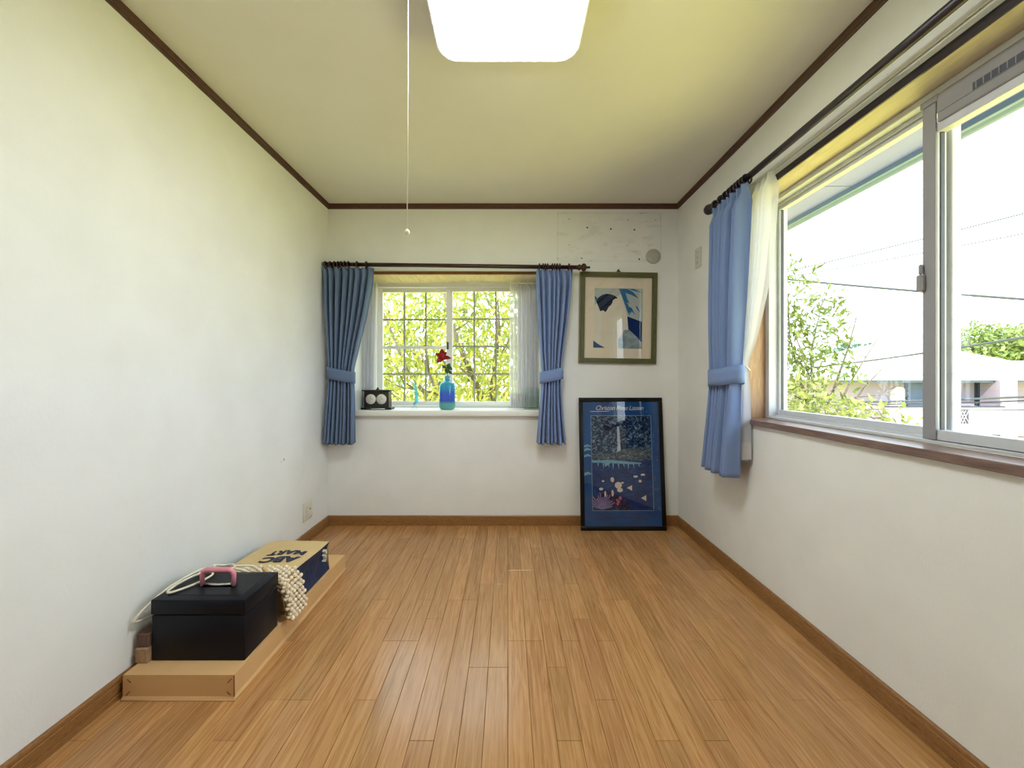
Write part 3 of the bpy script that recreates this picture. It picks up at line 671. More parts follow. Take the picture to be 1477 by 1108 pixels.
part('rim', loft(MB(), [(0.2595, .072, H - 0.030), (0.2605, .073, H - 0.034), (0.2610, .073, H - 0.086), (0.2590, .072, H - 0.0875)]), 'lamp_rim', lp)
pc = thing('pull_cord', (-0.304, 1.2, H), 'thin cream pull cord with round knob hanging from ceiling', 'pull cord')
part('cord', MB().tube([(-0.304, 1.2, H), (-0.3045, 1.2, 2.0), (-0.307, 1.2, 1.55)], 0.0016, 6), 'cord_cream', pc)
part('knob', MB().lathe([(0.0001, 1.552), (0.003, 1.551), (0.0075, 1.546), (0.0085, 1.541), (0.007, 1.536), (0.0001, 1.533)][::-1], (-0.307, 1.2, 0), 'z', 16), 'cord_cream', pc)
part('ceiling_hook', MB().lathe([(0.012, H), (0.012, H - 0.006), (0.004, H - 0.012), (0.0001, H - 0.012)][::-1], (-0.304, 1.2, 0), 'z', 16), 'rail_white', pc)

# ------------------------------------------------------------------ wall plates
op = thing('wall_outlet', (XL, 2.645, .15), 'cream socket plate low on the plain wall near room corner', 'outlet')
part('plate', MB().box(XL, XL + 0.006, 2.585, 2.705, .150, .272, bevel=0.003, seg=2), 'plastic_cream', op)
part('socket', MB().box(XL + 0.005, XL + 0.0085, 2.610, 2.640, .172, .250, bevel=0.002), 'plastic_white', op)
part('jack', MB().lathe([(0.006, 0.004), (0.006, 0.0075)], (XL, 2.672, .216), 'x', 12), 'slot_dark', op)
part('jack_cover', MB().box(XL + 0.005, XL + 0.0068, 2.655, 2.690, .172, .250, bevel=0.001), 'plastic_cream', op)
o2 = thing('wall_outlet', (XR, 2.63, 1.83), 'white two-socket plate high on the wall beside the curtain', 'outlet')
part('plate', MB().box(XR - 0.006, XR, 2.592, 2.672, 1.833, 1.965, bevel=0.003, seg=2), 'plastic_white', o2)
for z in (1.868, 1.902, 1.936):
    part('socket', MB().box(XR - 0.0085, XR - 0.005, 2.612, 2.652, z - 0.014, z + 0.014, bevel=0.002), 'plastic_cream', o2)
    for y in (2.625, 2.639): part('slot', MB().box(XR - 0.009, XR - 0.0082, y - 0.0015, y + 0.0015, z - 0.006, z + 0.006), 'slot_dark', o2)

# ------------------------------------------------------------------ green framed picture
pf = thing('picture_frame', (0.816, YB, 1.545), 'olive green framed print of dark hair and blue fronds on wall', 'picture', rot=(0, 0.016, 0))
W2, H2 = 0.283, 0.335
f = MB()
def frame_bars(mb, w, h, b, y0, y1, mi=0, bev=0.003):
    mb.prism([(-w, h), (w, h), (w - b, h - b), (-w + b, h - b)], y0, y1, 'y', mi); mb.prism([(-w, -h), (w, -h), (w - b, -h + b), (-w + b, -h + b)], y0, y1, 'y', mi)
    mb.prism([(-w, -h), (-w, h), (-w + b, h - b), (-w + b, -h + b)], y0, y1, 'y', mi); mb.prism([(w, -h), (w, h), (w - b, h - b), (w - b, -h + b)], y0, y1, 'y', mi); return mb
part('frame', frame_bars(frame_bars(MB(), W2, H2, 0.034, -0.026, 0), W2 - 0.009, H2 - 0.009, 0.014, -0.031, -0.025), 'green_frame', pf, local=True)
part('gold_bead', frame_bars(MB(), W2 + 0.0055, H2 + 0.0055, 0.006, -0.018, 0), 'gold_bead', pf, local=True)
k = 2.93 / 570
A = lambda cx, cy, d=0: ((820 + cx / 6.925 - 891.5) * k, -0.012 - d, (458.5 - (380 + cy / 6.925)) * k)
art = MB(); mats = ['mat_board', 'art_pale', 'art_cream', 'art_hair', 'art_frond', 'art_navy', 'art_mottle', 'art_corner']
art.box(-W2 + 0.03, W2 - 0.03, -0.012, -0.006, -H2 + 0.03, H2 - 0.03, mi=0)
def P(mi, d, pts): art.poly([A(x, y, d) for x, y in pts], mi)
P(1, .0004, [(258, 248), (742, 248), (742, 850), (258, 850)])
P(2, .0006, [(258, 420), (300, 380), (380, 330), (480, 330), (520, 300), (560, 420), (590, 520), (600, 660), (560, 665), (500, 750), (500, 850), (258, 850)])
P(3, .0010, [(272, 378), (300, 340), (335, 315), (375, 304), (420, 308), (465, 325), (492, 348), (465, 350), (440, 370), (436, 395), (420, 420), (402, 432), (385, 465), (370, 487), (345, 470), (316, 480), (296, 430)])
P(4, .0009, [(258, 325), (290, 350), (272, 376), (258, 352)])
for pts in ([(490, 250), (580, 250), (640, 280), (700, 345), (620, 310), (560, 290)], [(580, 250), (650, 250), (735, 290), (660, 272)],
            [(500, 252), (560, 275), (585, 350), (610, 400), (580, 385), (610, 440), (612, 520), (585, 470), (545, 360)], [(590, 430), (630, 440), (668, 512), (630, 475), (620, 500)],
            [(664, 420), (690, 430), (722, 495), (690, 460)]): P(4, .0010, pts)
P(5, .0010, [(588, 526), (736, 580), (736, 790), (690, 735), (600, 656)])
P(6, .0008, [(560, 662), (600, 660), (690, 740), (736, 795), (736, 850), (500, 850), (500, 755), (540, 740)])
P(7, .0010, [(252, 772), (300, 808), (370, 845), (252, 845)])
part('artwork', art, mats, pf, local=True, recalc=False)
part('glass', MB().box(-W2 + 0.03, W2 - 0.03, -0.0185, -0.0165, -H2 + 0.03, H2 - 0.03), 'picture_glass', pf, local=True)
part('hanger', MB().prism([(-0.024, H2 + 0.004), (0.024, H2 + 0.004), (0.008, H2 + 0.018), (0.004, H2 + 0.028), (-0.004, H2 + 0.028), (-0.008, H2 + 0.018)], -0.008, -0.001, 'y'), 'slot_dark', pf, local=True)

# ------------------------------------------------------------------ blue poster leaning on the back wall
ps = thing('poster_frame', (0.832, 2.838, 0.0), 'black framed blue underwater scene poster leaning on the wall', 'poster', rot=(-0.0935, 0, 0))
PWd, PHt = 0.3085, 0.957
fr = MB(); b = 0.030
for x0, x1, z0, z1 in ((-PWd, PWd, 0, b), (-PWd, PWd, PHt - b, PHt), (-PWd, -PWd + b, b, PHt - b), (PWd - b, PWd, b, PHt - b)): fr.box(x0, x1, 0, 0.020, z0, z1, bevel=0.004, seg=2)
part('frame', fr, 'black_frame', ps, local=True)
part('backing', MB().box(-PWd + 0.01, PWd - 0.01, 0.016, 0.0195, 0.01, PHt - 0.01), 'black_frame', ps, local=True)
B = lambda cx, cy, d=0: ((cx - 415) * .000973, 0.010 - d, (1030 - cy) * .000992)
po = MB(); pm = ['poster_border', 'poster_jungle', 'poster_water', 'poster_rock', 'poster_reef', 'poster_fall', 'poster_glow', 'poster_fish', 'poster_coral', 'poster_pink', 'poster_line', 'poster_ink', 'poster_text']
po.box(-PWd + b - .004, PWd - b + .004, 0.010, 0.016, b - .004, PHt - b + .004, mi=0)
def Q(mi, d, pts): po.poly([B(x, y, d) for x, y in pts], mi)
Q(10, .0003, [(186, 196), (646, 196), (646, 892), (186, 892)])
Q(1, .0005, [(191, 202), (641, 202), (641, 530), (191, 530)])
Q(2, .0005, [(191, 530), (641, 530), (641, 887), (191, 887)])
Q(3, .0007, [(191, 490), (250, 470), (330, 480), (400, 455), (470, 440), (540, 430), (641, 440), (641, 520), (191, 525)])
Q(5, .0008, [(384, 280), (402, 280), (406, 400), (410, 455), (378, 470), (386, 420)])
Q(6, .0008, [(191, 528), (340, 526), (560, 545), (560, 552), (480, 556), (330, 548), (290, 575), (280, 545), (191, 545)])
for q in range(9):
    x = 230 + q * 38; Q(6, .0007, [(x, 548), (x + 12, 548), (x + 4 + (q % 3) * 6, 575 + (q * 17) % 26)])
Q(4, .0007, [(191, 800), (240, 770), (330, 760), (400, 790), (470, 850), (480, 887), (191, 887)])
for q in range(15):
    a = PI * (0.08 + 0.84 * q / 14); L = 70 + (q * 29) % 40; cx, cy = 265, 880
    ex, ey = cx + L * math.cos(a), cy - L * math.sin(a) * 1.15; nx, ny = math.sin(a) * 5, math.cos(a) * 5
    Q(8, .0009 + q * 1e-5, [(cx + nx * .5, cy + ny * .5), (ex + nx, ey + ny), (ex, ey - 4), (ex - nx, ey - ny), (cx - nx * .5, cy - ny * .5)])
for x, y, rx, ry in ((340, 668, 14, 18), (384, 708, 27, 24), (395, 742, 22, 16), (466, 727, 20, 20), (570, 800, 20, 22), (515, 645, 17, 8), (570, 632, 17, 8), (548, 678, 12, 10), (285, 770, 7, 22), (340, 765, 9, 24), (270, 678, 10, 7), (415, 690, 12, 6), (255, 735, 16, 10)):
    Q(7, .0011, [(x + rx * math.cos(a), y + ry * math.sin(a)) for a in np.linspace(0, 2 * PI, 13)[:-1]] if rx != 20 else [(x + rx, y - ry), (x + rx, y + ry), (x + rx * .3, y + ry * .6), (x - rx, y), (x + rx * .3, y - ry * .6)])
for x, y, rr in ((376, 840, 10), (384, 826, 9), (372, 815, 8), (396, 800, 12)): Q(9, .0012, [(x + rr * math.cos(a), y + rr * 1.3 * math.sin(a)) for a in np.linspace(0, 2 * PI, 9)[:-1]])
for q in range(26):
    x, y = (random.uniform(150, 690), random.uniform(105, 190)) if q < 12 else (random.uniform(655, 685), random.uniform(200, 880)); Q(11, .0006, [(x - 2, y), (x, y - 2), (x + 2, y), (x, y + 2)])
for y0, dy in ((420, 14), (445, 18), (490, 16), (620, 20)): Q(6, .0004, [(132, y0), (160, y0 - 10), (185, y0 + 4), (186, y0 + 10), (160, y0 + dy * .5), (132, y0 + dy)])
Q(12, .0006, [(190, 948), (300, 938), (420, 935), (540, 940), (620, 952), (540, 946), (420, 941), (300, 945)])
TM = lambda cx, cy, d, sx=1, sz=1: Matrix.Translation(B(cx, cy, d)) @ Matrix.Rotation(PI / 2, 4, 'X') @ Matrix.Diagonal((sx, sz, 1, 1))
po.mesh(text_mesh('Christian Riese Lassen', .048, .35, -.0006, .86), TM(405, 143, .0008, 0.98, 1), 11)
po.mesh(text_mesh('ETERNAL RAINFOREST', .020, 0, .0004, 1.55), TM(405, 918, .0008), 12)
Q(11, .0007, [(185, 167), (330, 165), (330, 168), (185, 170)])
part('print', po, pm, ps, local=True, recalc=False)
part('glass', MB().box(-PWd + b - .003, PWd - b + .003, 0.0050, 0.0068, b - .003, PHt - b + .003), 'picture_glass', ps, local=True)

# ------------------------------------------------------------------ things by the left wall
cb = thing('cardboard_box', (-1.125, 1.80, 0), 'long flat brown cardboard box lying by the wall', 'box')
x0, x1, y0, y1, zt = -1.318, -0.938, 1.352, 2.270, 0.083
bx = MB(); fl_ = 0.006
bx.add([(x0, y0, zt), (x1, y0, zt), (x1, y1, zt), (x0, y1, zt), (x0, y0 - fl_ * .3, 0.012), (x1 + fl_ * .3, y0 - fl_ * .3, 0.012), (x1 + fl_ * .3, y1, 0.012), (x0, y1, 0.012),
        (x0, y0 - fl_ * 1.4, 0.0005), (x1 + fl_ * 1.4, y0 - fl_ * 1.4, 0.0005), (x1 + fl_ * 1.4, y1 + fl_, 0.0005), (x0, y1 + fl_, 0.0005)],
       [(0, 1, 2, 3), (0, 4, 5, 1), (1, 5, 6, 2), (2, 6, 7, 3), (3, 7, 4, 0), (4, 8, 9, 5), (5, 9, 10, 6), (6, 10, 11, 7), (7, 11, 8, 4), (8, 11, 10, 9)])
part('lid', bx, 'cardboard', cb)
part('corner_fold', MB().tube([(x1 + .001, y0 - .001, zt), (x1 + .003, y0 - .003, .012)], 0.0016, 6), 'cardboard_mark', cb)
for xx, zz, sg in ((x0 + .022, .064, 1), (x0 + .020, .022, -1), (x1 - .014, .064, -1), (x1 - .016, .022, 1)):
    part('staple', MB().tube([(xx - .006, y0 - .0015 - (0.083 - zz) * .02, zz + .006 * sg), (xx + .006, y0 - .0015 - (0.083 - zz) * .02, zz - .006 * sg)], 0.0016, 6), 'cardboard_mark', cb)
part('edge_strip', MB().tube([(x0, y0 - .008, .002), (x1 + .008, y0 - .008, .002), (x1 + .008, y1, .002)], 0.0022, 6), 'cardboard', cb)

bb = thing('black_box', (-1.113, 1.522, zt), 'black hinged box with pink handle standing on the cardboard box', 'box')
X0, X1, Y0, Y1 = -1.281, -0.947, 1.420, 1.624
part('body', MB().box(X0, X1, Y0, Y1, zt, 0.246, bevel=0.003, seg=2), 'black_box', bb)
part('lid', MB().box(X0 - .0025, X1 + .0025, Y0 - .0025, Y1 + .0025, 0.249, 0.302, bevel=0.004, seg=2), 'black_box', bb)
part('lid_panel', MB().box(X0 + .03, X1 - .03, Y0 + .03, Y1 - .02, 0.3015, 0.3035, bevel=0.0009), 'black_box', bb)
hd = MB(); hx, hy = -1.112, 1.515
hp = [(hx - .060, hy, .303), (hx - .061, hy, .345), (hx - .056, hy, .358), (hx - .044, hy, .364), (hx + .044, hy, .364), (hx + .056, hy, .358), (hx + .061, hy, .345), (hx + .060, hy, .303)]
hb = part('handle', MB().tube(hp, [.0075, .0085, .009, .0095, .0095, .009, .0085, .0075], 10), 'pink_plastic', bb, label='pink plastic carrying handle')
part('handle_bar', MB().tube([(hx - .052, hy, .309), (hx, hy, .306), (hx + .052, hy, .309)], .005, 8).box(hx - .07, hx + .07, hy - .012, hy + .012, .3005, .3035, bevel=.0008), 'chrome', hb)

sk = MB().box(-1.328, -1.284, 1.405, 1.86, zt, zt + .053, bevel=.003)
solid('wood_stick', sk, 'stick_wood', 'short light wooden bar under a darker one beside the black box', 'wood bar', 'wooden bars')
sk = MB().box(-1.331, -1.286, 1.412, 1.90, zt + .053, zt + .100, bevel=.003)
solid('wood_stick', sk, 'stick_dark', 'dark wooden bar lying on a lighter one beside the black box', 'wood bar', 'wooden bars')

# paper bag
pb = thing('paper_bag', (-1.11, 1.91, zt), 'kraft paper shopping bag with navy side lying on the cardboard box', 'paper bag')
def bag():
    mb = MB(); nx, ny = 10, 14; xa, xb, ya, yb, za, zb = -1.270, -0.957, 1.715, 2.118, zt + .001, 0.226
    bulge = lambda u, v: 0.010 * math.sin(PI * u) * math.sin(PI * v) + 0.004 * math.sin(7 * u + 5 * v)
    top = [[(xa + (xb - xa) * i / nx, ya + (yb - ya) * j / ny + .006 * math.sin(i), zb + bulge(i / nx, j / ny) + .008 * (1 - j / ny)) for i in range(nx + 1)] for j in range(ny + 1)]
    v = [p for r in top for p in r]; fs = [(j * (nx + 1) + i, j * (nx + 1) + i + 1, (j + 1) * (nx + 1) + i + 1, (j + 1) * (nx + 1) + i) for j in range(ny) for i in range(nx)]
    mb.add(v, fs, 0, True)
    nz = 6
    def side(col, sgn, mi):
        v, fs = [], []
        for j in range(ny + 1):
            q = top[j][col]
            for k in range(nz + 1):
                t_ = k / nz; z = q[2] + (za - q[2]) * t_
                cr = -0.016 * math.sin(PI * t_) * (0.35 + 0.9 * (j / ny) ** 2) + 0.004 * math.sin(j * 1.3 + k)* math.sin(PI * t_)
                yy = q[1] + (0.012 * math.sin(PI * t_ * 1.4) if j == ny else 0)
                v.append((q[0] + sgn * cr + sgn * .006 * t_, yy, z))
        for j in range(ny):
            for k in range(nz): a = j * (nz + 1) + k; fs.append((a, a + 1, a + nz + 2, a + nz + 1))
        mb.add(v, fs, mi, False)
    side(nx, 1, 1); side(0, -1, 1)
    for j in (0, ny):
        v, fs = [], []
        for i in range(nx + 1):
            q = top[j][i]
            for k in range(nz + 1): t_ = k / nz; v.append((q[0], q[1] + (.010 * math.sin(PI * t_) * (-1 if j else 1)), q[2] + (za - q[2]) * t_))
        for i in range(nx):
            for k in range(nz): a = i * (nz + 1) + k; fs.append((a, a + 1, a + nz + 2, a + nz + 1))
        mb.add(v, fs, 0, True)
    mb.poly([(xa, ya, za), (xb, ya, za), (xb, yb, za), (xa, yb, za)], 0)
    return mb, bulge
bagmb, bulge = bag()
part('bag_body', bagmb, ['kraft', 'navy_paper'], pb)
def on_bag(me, cx, cy, sx, sy):
    mb = MB(); vv = []
    for v in me.vertices:
        x, y = cx - v.co.x * sx, cy - v.co.y * sy; u, w = (x + 1.27) / .313, (y - 1.715) / .403
        vv.append((x, y, 0.226 + bulge(u, w) + .008 * (1 - w) + 0.0022))
    return mb.add(vv, [tuple(p.vertices) for p in me.polygons], 0)
tl = on_bag(text_mesh('ABC', .085, 0, .0048, 1.02), -1.085, 1.873, 1.02, .86)
part('lettering', tl, 'navy_ink', pb, recalc=False)
part('lettering', on_bag(text_mesh('MART', .072, 0, .0040, 1.03), -1.085, 1.944, .92, .86), 'navy_ink', pb, recalc=False)
mk = MB()
for (yy, zz, w, h) in ((2.060, .196, .016, .020), (2.070, .184, .012, .016), (2.058, .175, .014, .008), (2.066, .163, .006, .018), (2.058, .146, .010, .012), (2.070, .150, .005, .010)):
    mk.prism([(yy - w / 2, zz), (yy - w * .1, zz + h / 2), (yy + w / 2, zz + h * .3), (yy + w * .2, zz - h / 2), (yy - w * .3, zz - h * .3)], -0.968, -0.950, 'x')
part('emblem', mk, 'white_ink', pb)
for q, (dx, zz) in enumerate(((0, .232), (0.0, .12))):
    part('bag_handle', MB().tube(spline([(-1.20 + dx, 1.72, zz), (-1.205, 1.69, zz + .012), (-1.17, 1.662, zz + .016 if q == 0 else zz), (-1.09, 1.655, zz + .016 if q == 0 else zz), (-1.05, 1.69, zz + .012), (-1.05 + dx, 1.72, zz)]), .003, 6), 'cord_cream', pb)

# crocheted pouch draped between box and bag
cr = thing('crochet_bag', (-0.95, 1.70, .085), 'cream crocheted bag with cord strap draped over the black box corner', 'bag')
def cr_path(lay):
    dx = 0.008 - 0.007 * lay; raw = [(-1.16, .258 - .010 * lay), (-1.06, .258 - .010 * lay), (-0.985, .257 - .010 * lay), (-0.955 + dx, .252 - .010 * lay), (-0.934 + dx, .236 - .008 * lay), (-0.924 + dx, .20), (-0.915 + dx, .155), (-0.908 + dx, .110 + .002 * lay), (-0.905 + dx, .092 + .004 * lay)]
    out = []
    for i in range(len(raw) - 1):
        a, b_ = Vector(raw[i]), Vector(raw[i + 1]); n = max(1, int((b_ - a).length / .006))
        for k_ in range(n): out.append(a.lerp(b_, k_ / n))
    out.append(Vector(raw[-1])); return out
cm = MB()
for lay in range(3):
    path = cr_path(lay); ya, yb = 1.637 - .002 * lay, 1.765 - .01 * lay; cols = 5
    L = [0]
    for i in range(1, len(path)): L.append(L[-1] + (path[i] - path[i - 1]).length)
    sheet_v, sheet_f = [], []; ncol = 9
    for i, p in enumerate(path):
        for c in range(ncol): sheet_v.append((p.x - .004, ya + (yb - ya) * c / (ncol - 1), p.y - .003))
    for i in range(len(path) - 1):
        for c in range(ncol - 1): a = i * ncol + c; sheet_f.append((a, a + 1, a + ncol + 1, a + ncol))
    cm.add(sheet_v, sheet_f, 1, True)
    row = 0; s = 0.006
    while s < L[-1]:
        i = min(np.searchsorted(L, s), len(path) - 1); p = path[i]; q = path[max(i - 1, 0)]; tn = (p - q) if i else (path[1] - path[0])
        nrm = Vector((tn.y, -tn.x)).normalized() * -1
        for c in range(cols):
            if lay and 1 < c < cols - 1 and lay < 2: continue
            yy = ya + (yb - ya) * (c + (0.5 if row % 2 else 0.0) + .25) / (cols + .2)
            cm.ball((p.x + nrm.x * .003, yy, p.y + nrm.y * .003), .0105, 2, 0.8, .92, .86)
        row += 1; s += .0185
part('crochet_body', cm, ['crochet', 'crochet_back_shade'], cr, recalc=False)
part('strap', MB().tube(spline([(-1.075, 1.66, .275), (-1.12, 1.655, .296), (-1.18, 1.645, .305), (-1.235, 1.60, .312), (-1.262, 1.53, .311), (-1.262, 1.47, .3095), (-1.245, 1.455, .3085), (-1.215, 1.49, .309), (-1.19, 1.54, .310), (-1.185, 1.585, .312), (-1.225, 1.615, .313), (-1.252, 1.60, .320), (-1.292, 1.50, .300), (-1.315, 1.42, .262), (-1.325, 1.40, .235), (-1.322, 1.47, .215), (-1.312, 1.55, .215)]), .0044, 8), 'cord_cream', cr)
part('strap', MB().tube(spline([(-1.045, 1.675, .276), (-1.10, 1.70, .290), (-1.16, 1.68, .300), (-1.22, 1.64, .322), (-1.17, 1.60, .322), (-1.12, 1.612, .325), (-1.16, 1.66, .316), (-1.215, 1.66, .305), (-1.245, 1.65, .290)]), .0042, 8), 'cord_cream', cr)
for (a, b_) in (((-1.075, 1.658, .283), (-1.045, 1.655, .270)), ((-1.046, 1.69, .292), (-1.036, 1.688, .270))):
    part('toggle', MB().tube([a, ((a[0] + b_[0]) / 2, (a[1] + b_[1]) / 2, (a[2] + b_[2]) / 2), b_], [.008, .0095, .0075], 10), 'toggle_wood', cr)

# ------------------------------------------------------------------ things on the window sill
SZ = WZ0
ck = thing('twin_clock', (-1.0, 3.035, SZ), 'dark wooden clock with two round white dials on the sill', 'clock')
part('case', MB().box(-1.094, -0.906, 2.995, 3.075, SZ + .016, SZ + .138, bevel=.003), 'clock_wood', ck)
part('top', MB().box(-1.110, -0.890, 2.985, 3.085, SZ + .138, SZ + .150, bevel=.004), 'clock_wood', ck)
part('foot_rail', MB().box(-1.116, -1.066, 2.985, 3.085, SZ, SZ + .017, bevel=.004).box(-0.934, -0.884, 2.985, 3.085, SZ, SZ + .017, bevel=.004).box(-1.066, -.934, 2.99, 3.08, SZ + .010, SZ + .018), 'clock_wood', ck)
part('button', MB().lathe([(.012, SZ + .150), (.012, SZ + .157), (.006, SZ + .160), (.006, SZ + .168), (.0001, SZ + .169)], (-1.0, 3.03, 0), 'z', 12), 'clock_wood', ck)
for cx in (-1.040, -0.960):
    d = part('dial', MB().lathe([(.0365, 2.996), (.0365, 2.9915), (.0001, 2.9915)], (cx, 0, SZ + .080), 'y', 28), 'dial_white', ck)
    part('bezel', MB().torus((cx, 2.993, SZ + .080), .0375, .0022, 'y', 28, 6), 'chrome', d)
    part('clock_hand', MB().box(cx - .0012, cx + .0012, 2.9895, 2.9912, SZ + .080, SZ + .104).box(cx, cx + .018, 2.9895, 2.9912, SZ + .079, SZ + .081), 'hand_gold', d)

gbd = thing('glass_bird', (-0.715, 3.03, SZ), 'slender pale blue glass bird ornament beside the blue bottle', 'ornament')
bx_ = -0.715
part('base', MB().lathe([(.022, 0), (.026, .004), (.025, .012), (.017, .024), (.009, .034), (.007, .040), (.0001, .041)], (bx_ - .004, 3.03, SZ), 'z', 20), 'clear_glass', gbd)
part('body', MB().tube([(bx_ - .012, 3.03, SZ + .040), (bx_ + .004, 3.03, SZ + .046), (bx_ + .013, 3.03, SZ + .065), (bx_ + .013, 3.03, SZ + .10), (bx_ + .007, 3.03, SZ + .145), (bx_ + .001, 3.03, SZ + .185), (bx_, 3.03, SZ + .215)], [.004, .010, .014, .015, .012, .008, .002], 12), 'aqua_glass', gbd)
part('beak', MB().tube([(bx_, 3.03, SZ + .205), (bx_ + .002, 3.03, SZ + .235), (bx_ + .006, 3.03, SZ + .262), (bx_ + .014, 3.03, SZ + .276)], [.003, .003, .0025, .001], 8), 'clear_glass', gbd)
part('wing', MB().tube([(bx_ + .004, 3.03, SZ + .050), (bx_ - .018, 3.025, SZ + .046), (bx_ - .048, 3.02, SZ + .056)], [.007, .006, .001], 8).tube([(bx_ - .005, 3.03, SZ + .05), (bx_ - .02, 3.035, SZ + .065), (bx_ - .026, 3.035, SZ + .085)], [.005, .004, .001], 8), 'clear_glass', gbd)

bt = thing('glass_bottle', (-0.466, 3.02, SZ), 'turquoise and blue banded glass bottle holding the red rose', 'bottle')
prof = [(.0001, .002), (.040, 0), (.052, .004), (.060, .016), (.0615, .035), (.0610, .10), (.0615, .165), (.0595, .185), (.052, .200), (.036, .211), (.022, .217), (.0185, .226), (.018, .240), (.0205, .246), (.0205, .254), (.0165, .256), (.0145, .24), (.015, .226), (.019, .214), (.034, .206), (.049, .195), (.056, .183), (.058, .165), (.0575, .035), (.052, .010), (.0001, .007)]
part('glass', MB().lathe(prof, (0, 0, 0), 'z', 36), 'bottle_glass', bt, local=True)
for z in (.06, .085, .11, .135, .16): part('glass_ridge', MB().torus((0, 0, z), .0610, .0014, 'z', 36, 6), 'bottle_glass', bt, local=True)
rs = thing('red_rose', (-0.466, 3.02, SZ + .012), 'red artificial rose with green leaves standing in the glass bottle', 'flower')
part('stem', MB().tube([(-.444, 3.02, SZ + .012), (-.462, 3.02, SZ + .22), (-.468, 3.02, SZ + .30), (-.488, 3.02, SZ + .36), (-.500, 3.018, SZ + .385)], .0028, 8), 'stem_green', rs)
fc = Vector((-.500, 3.01, SZ + .402))
core = MB().ball(fc, .022, 2, 1, 1, 1.25); part('bud', core, 'rose_red', rs)
def petal(ang, L, w, lift):
    mb = MB(); v, fs = [], []
    for i in range(7):
        t_ = i / 6; ww = w * math.sin(PI * (0.18 + 0.82 * t_)) ** 0.8 * (1 - .25 * t_)
        for j in range(5):
            s_ = (j / 4 - .5) * 2; x = s_ * ww; y = L * t_; z = -.010 * (1 - s_ * s_) * math.sin(PI * t_) + lift * t_ * t_
            a = ang; v.append((fc.x + x * math.cos(a) - y * math.sin(a), fc.y - .008 - z, fc.z + x * math.sin(a) + y * math.cos(a)))
    for i in range(6):
        for j in range(4): a = i * 5 + j; fs.append((a, a + 1, a + 6, a + 5))
    return mb.add(v, fs, 0, True)
for ang, L, w in ((0.05, .060, .026), (1.15, .058, .018), (2.45, .062, .022), (-2.2, .034, .020), (-1.75, .070, .017), (-.75, .048, .018)):
    thick(part('petal', petal(ang, L, w, .012), 'rose_red', rs, recalc=False), .002)
def leaf_at(p, q, w):
    p, q = Vector(p), Vector(q); d = q - p; sd = Vector((d.z, 0, -d.x)).normalized(); mb = MB(); v, fs = [], []
    for i in range(6):
        t_ = i / 5; c = p + d * t_ + Vector((0, -.006 * math.sin(PI * t_), 0)); ww = w * math.sin(PI * min(.98, max(.04, t_)))
        v += [(c - sd * ww)[:], (c + Vector((0, .003, 0)))[:], (c + sd * ww)[:]]
    for i in range(5):
        for j in range(2): a = i * 3 + j; fs.append((a, a + 1, a + 4, a + 3))
    return mb.add(v, fs, 0, True)
for p, q, w in (((-.47, 3.015, SZ + .315), (-.505, 3.01, SZ + .335), .012), ((-.465, 3.01, SZ + .31), (-.440, 3.0, SZ + .352), .018), ((-.465, 3.01, SZ + .325), (-.462, 2.995, SZ + .272), .020), ((-.46, 3.015, SZ + .30), (-.425, 3.01, SZ + .268), .012), ((-.455, 3.01, SZ + .33), (-.425, 3.01, SZ + .300), .013)):
    thick(part('leaf', leaf_at(p, q, w), 'rose_green', rs, recalc=False), .0015)

gh = thing('glass_holder', (0.185, 3.04, SZ), 'pale green ribbed glass holder on sill beside the blue curtain', 'glassware')
part('base', MB().box(.120, .250, 3.010, 3.070, SZ, SZ + .012, bevel=.003), 'green_glass', gh)
for i, (x0_, x1_, h_) in enumerate(((.124, .150, .158), (.153, .170, .163), (.173, .196, .166), (.199, .222, .164), (.225, .236, .158))):
    part('glass_panel', MB().box(x0_, x1_, 3.014 + .004 * (i % 2), 3.064, SZ + .013, SZ + h_, bevel=.003), 'green_glass', gh)

# ------------------------------------------------------------------ outdoors
solid('ground', MB().box(-60, 90, -40, 130, -3.2, -2.9), 'grass', 'sunlit grassy ground outside the house', 'ground', kind='structure')

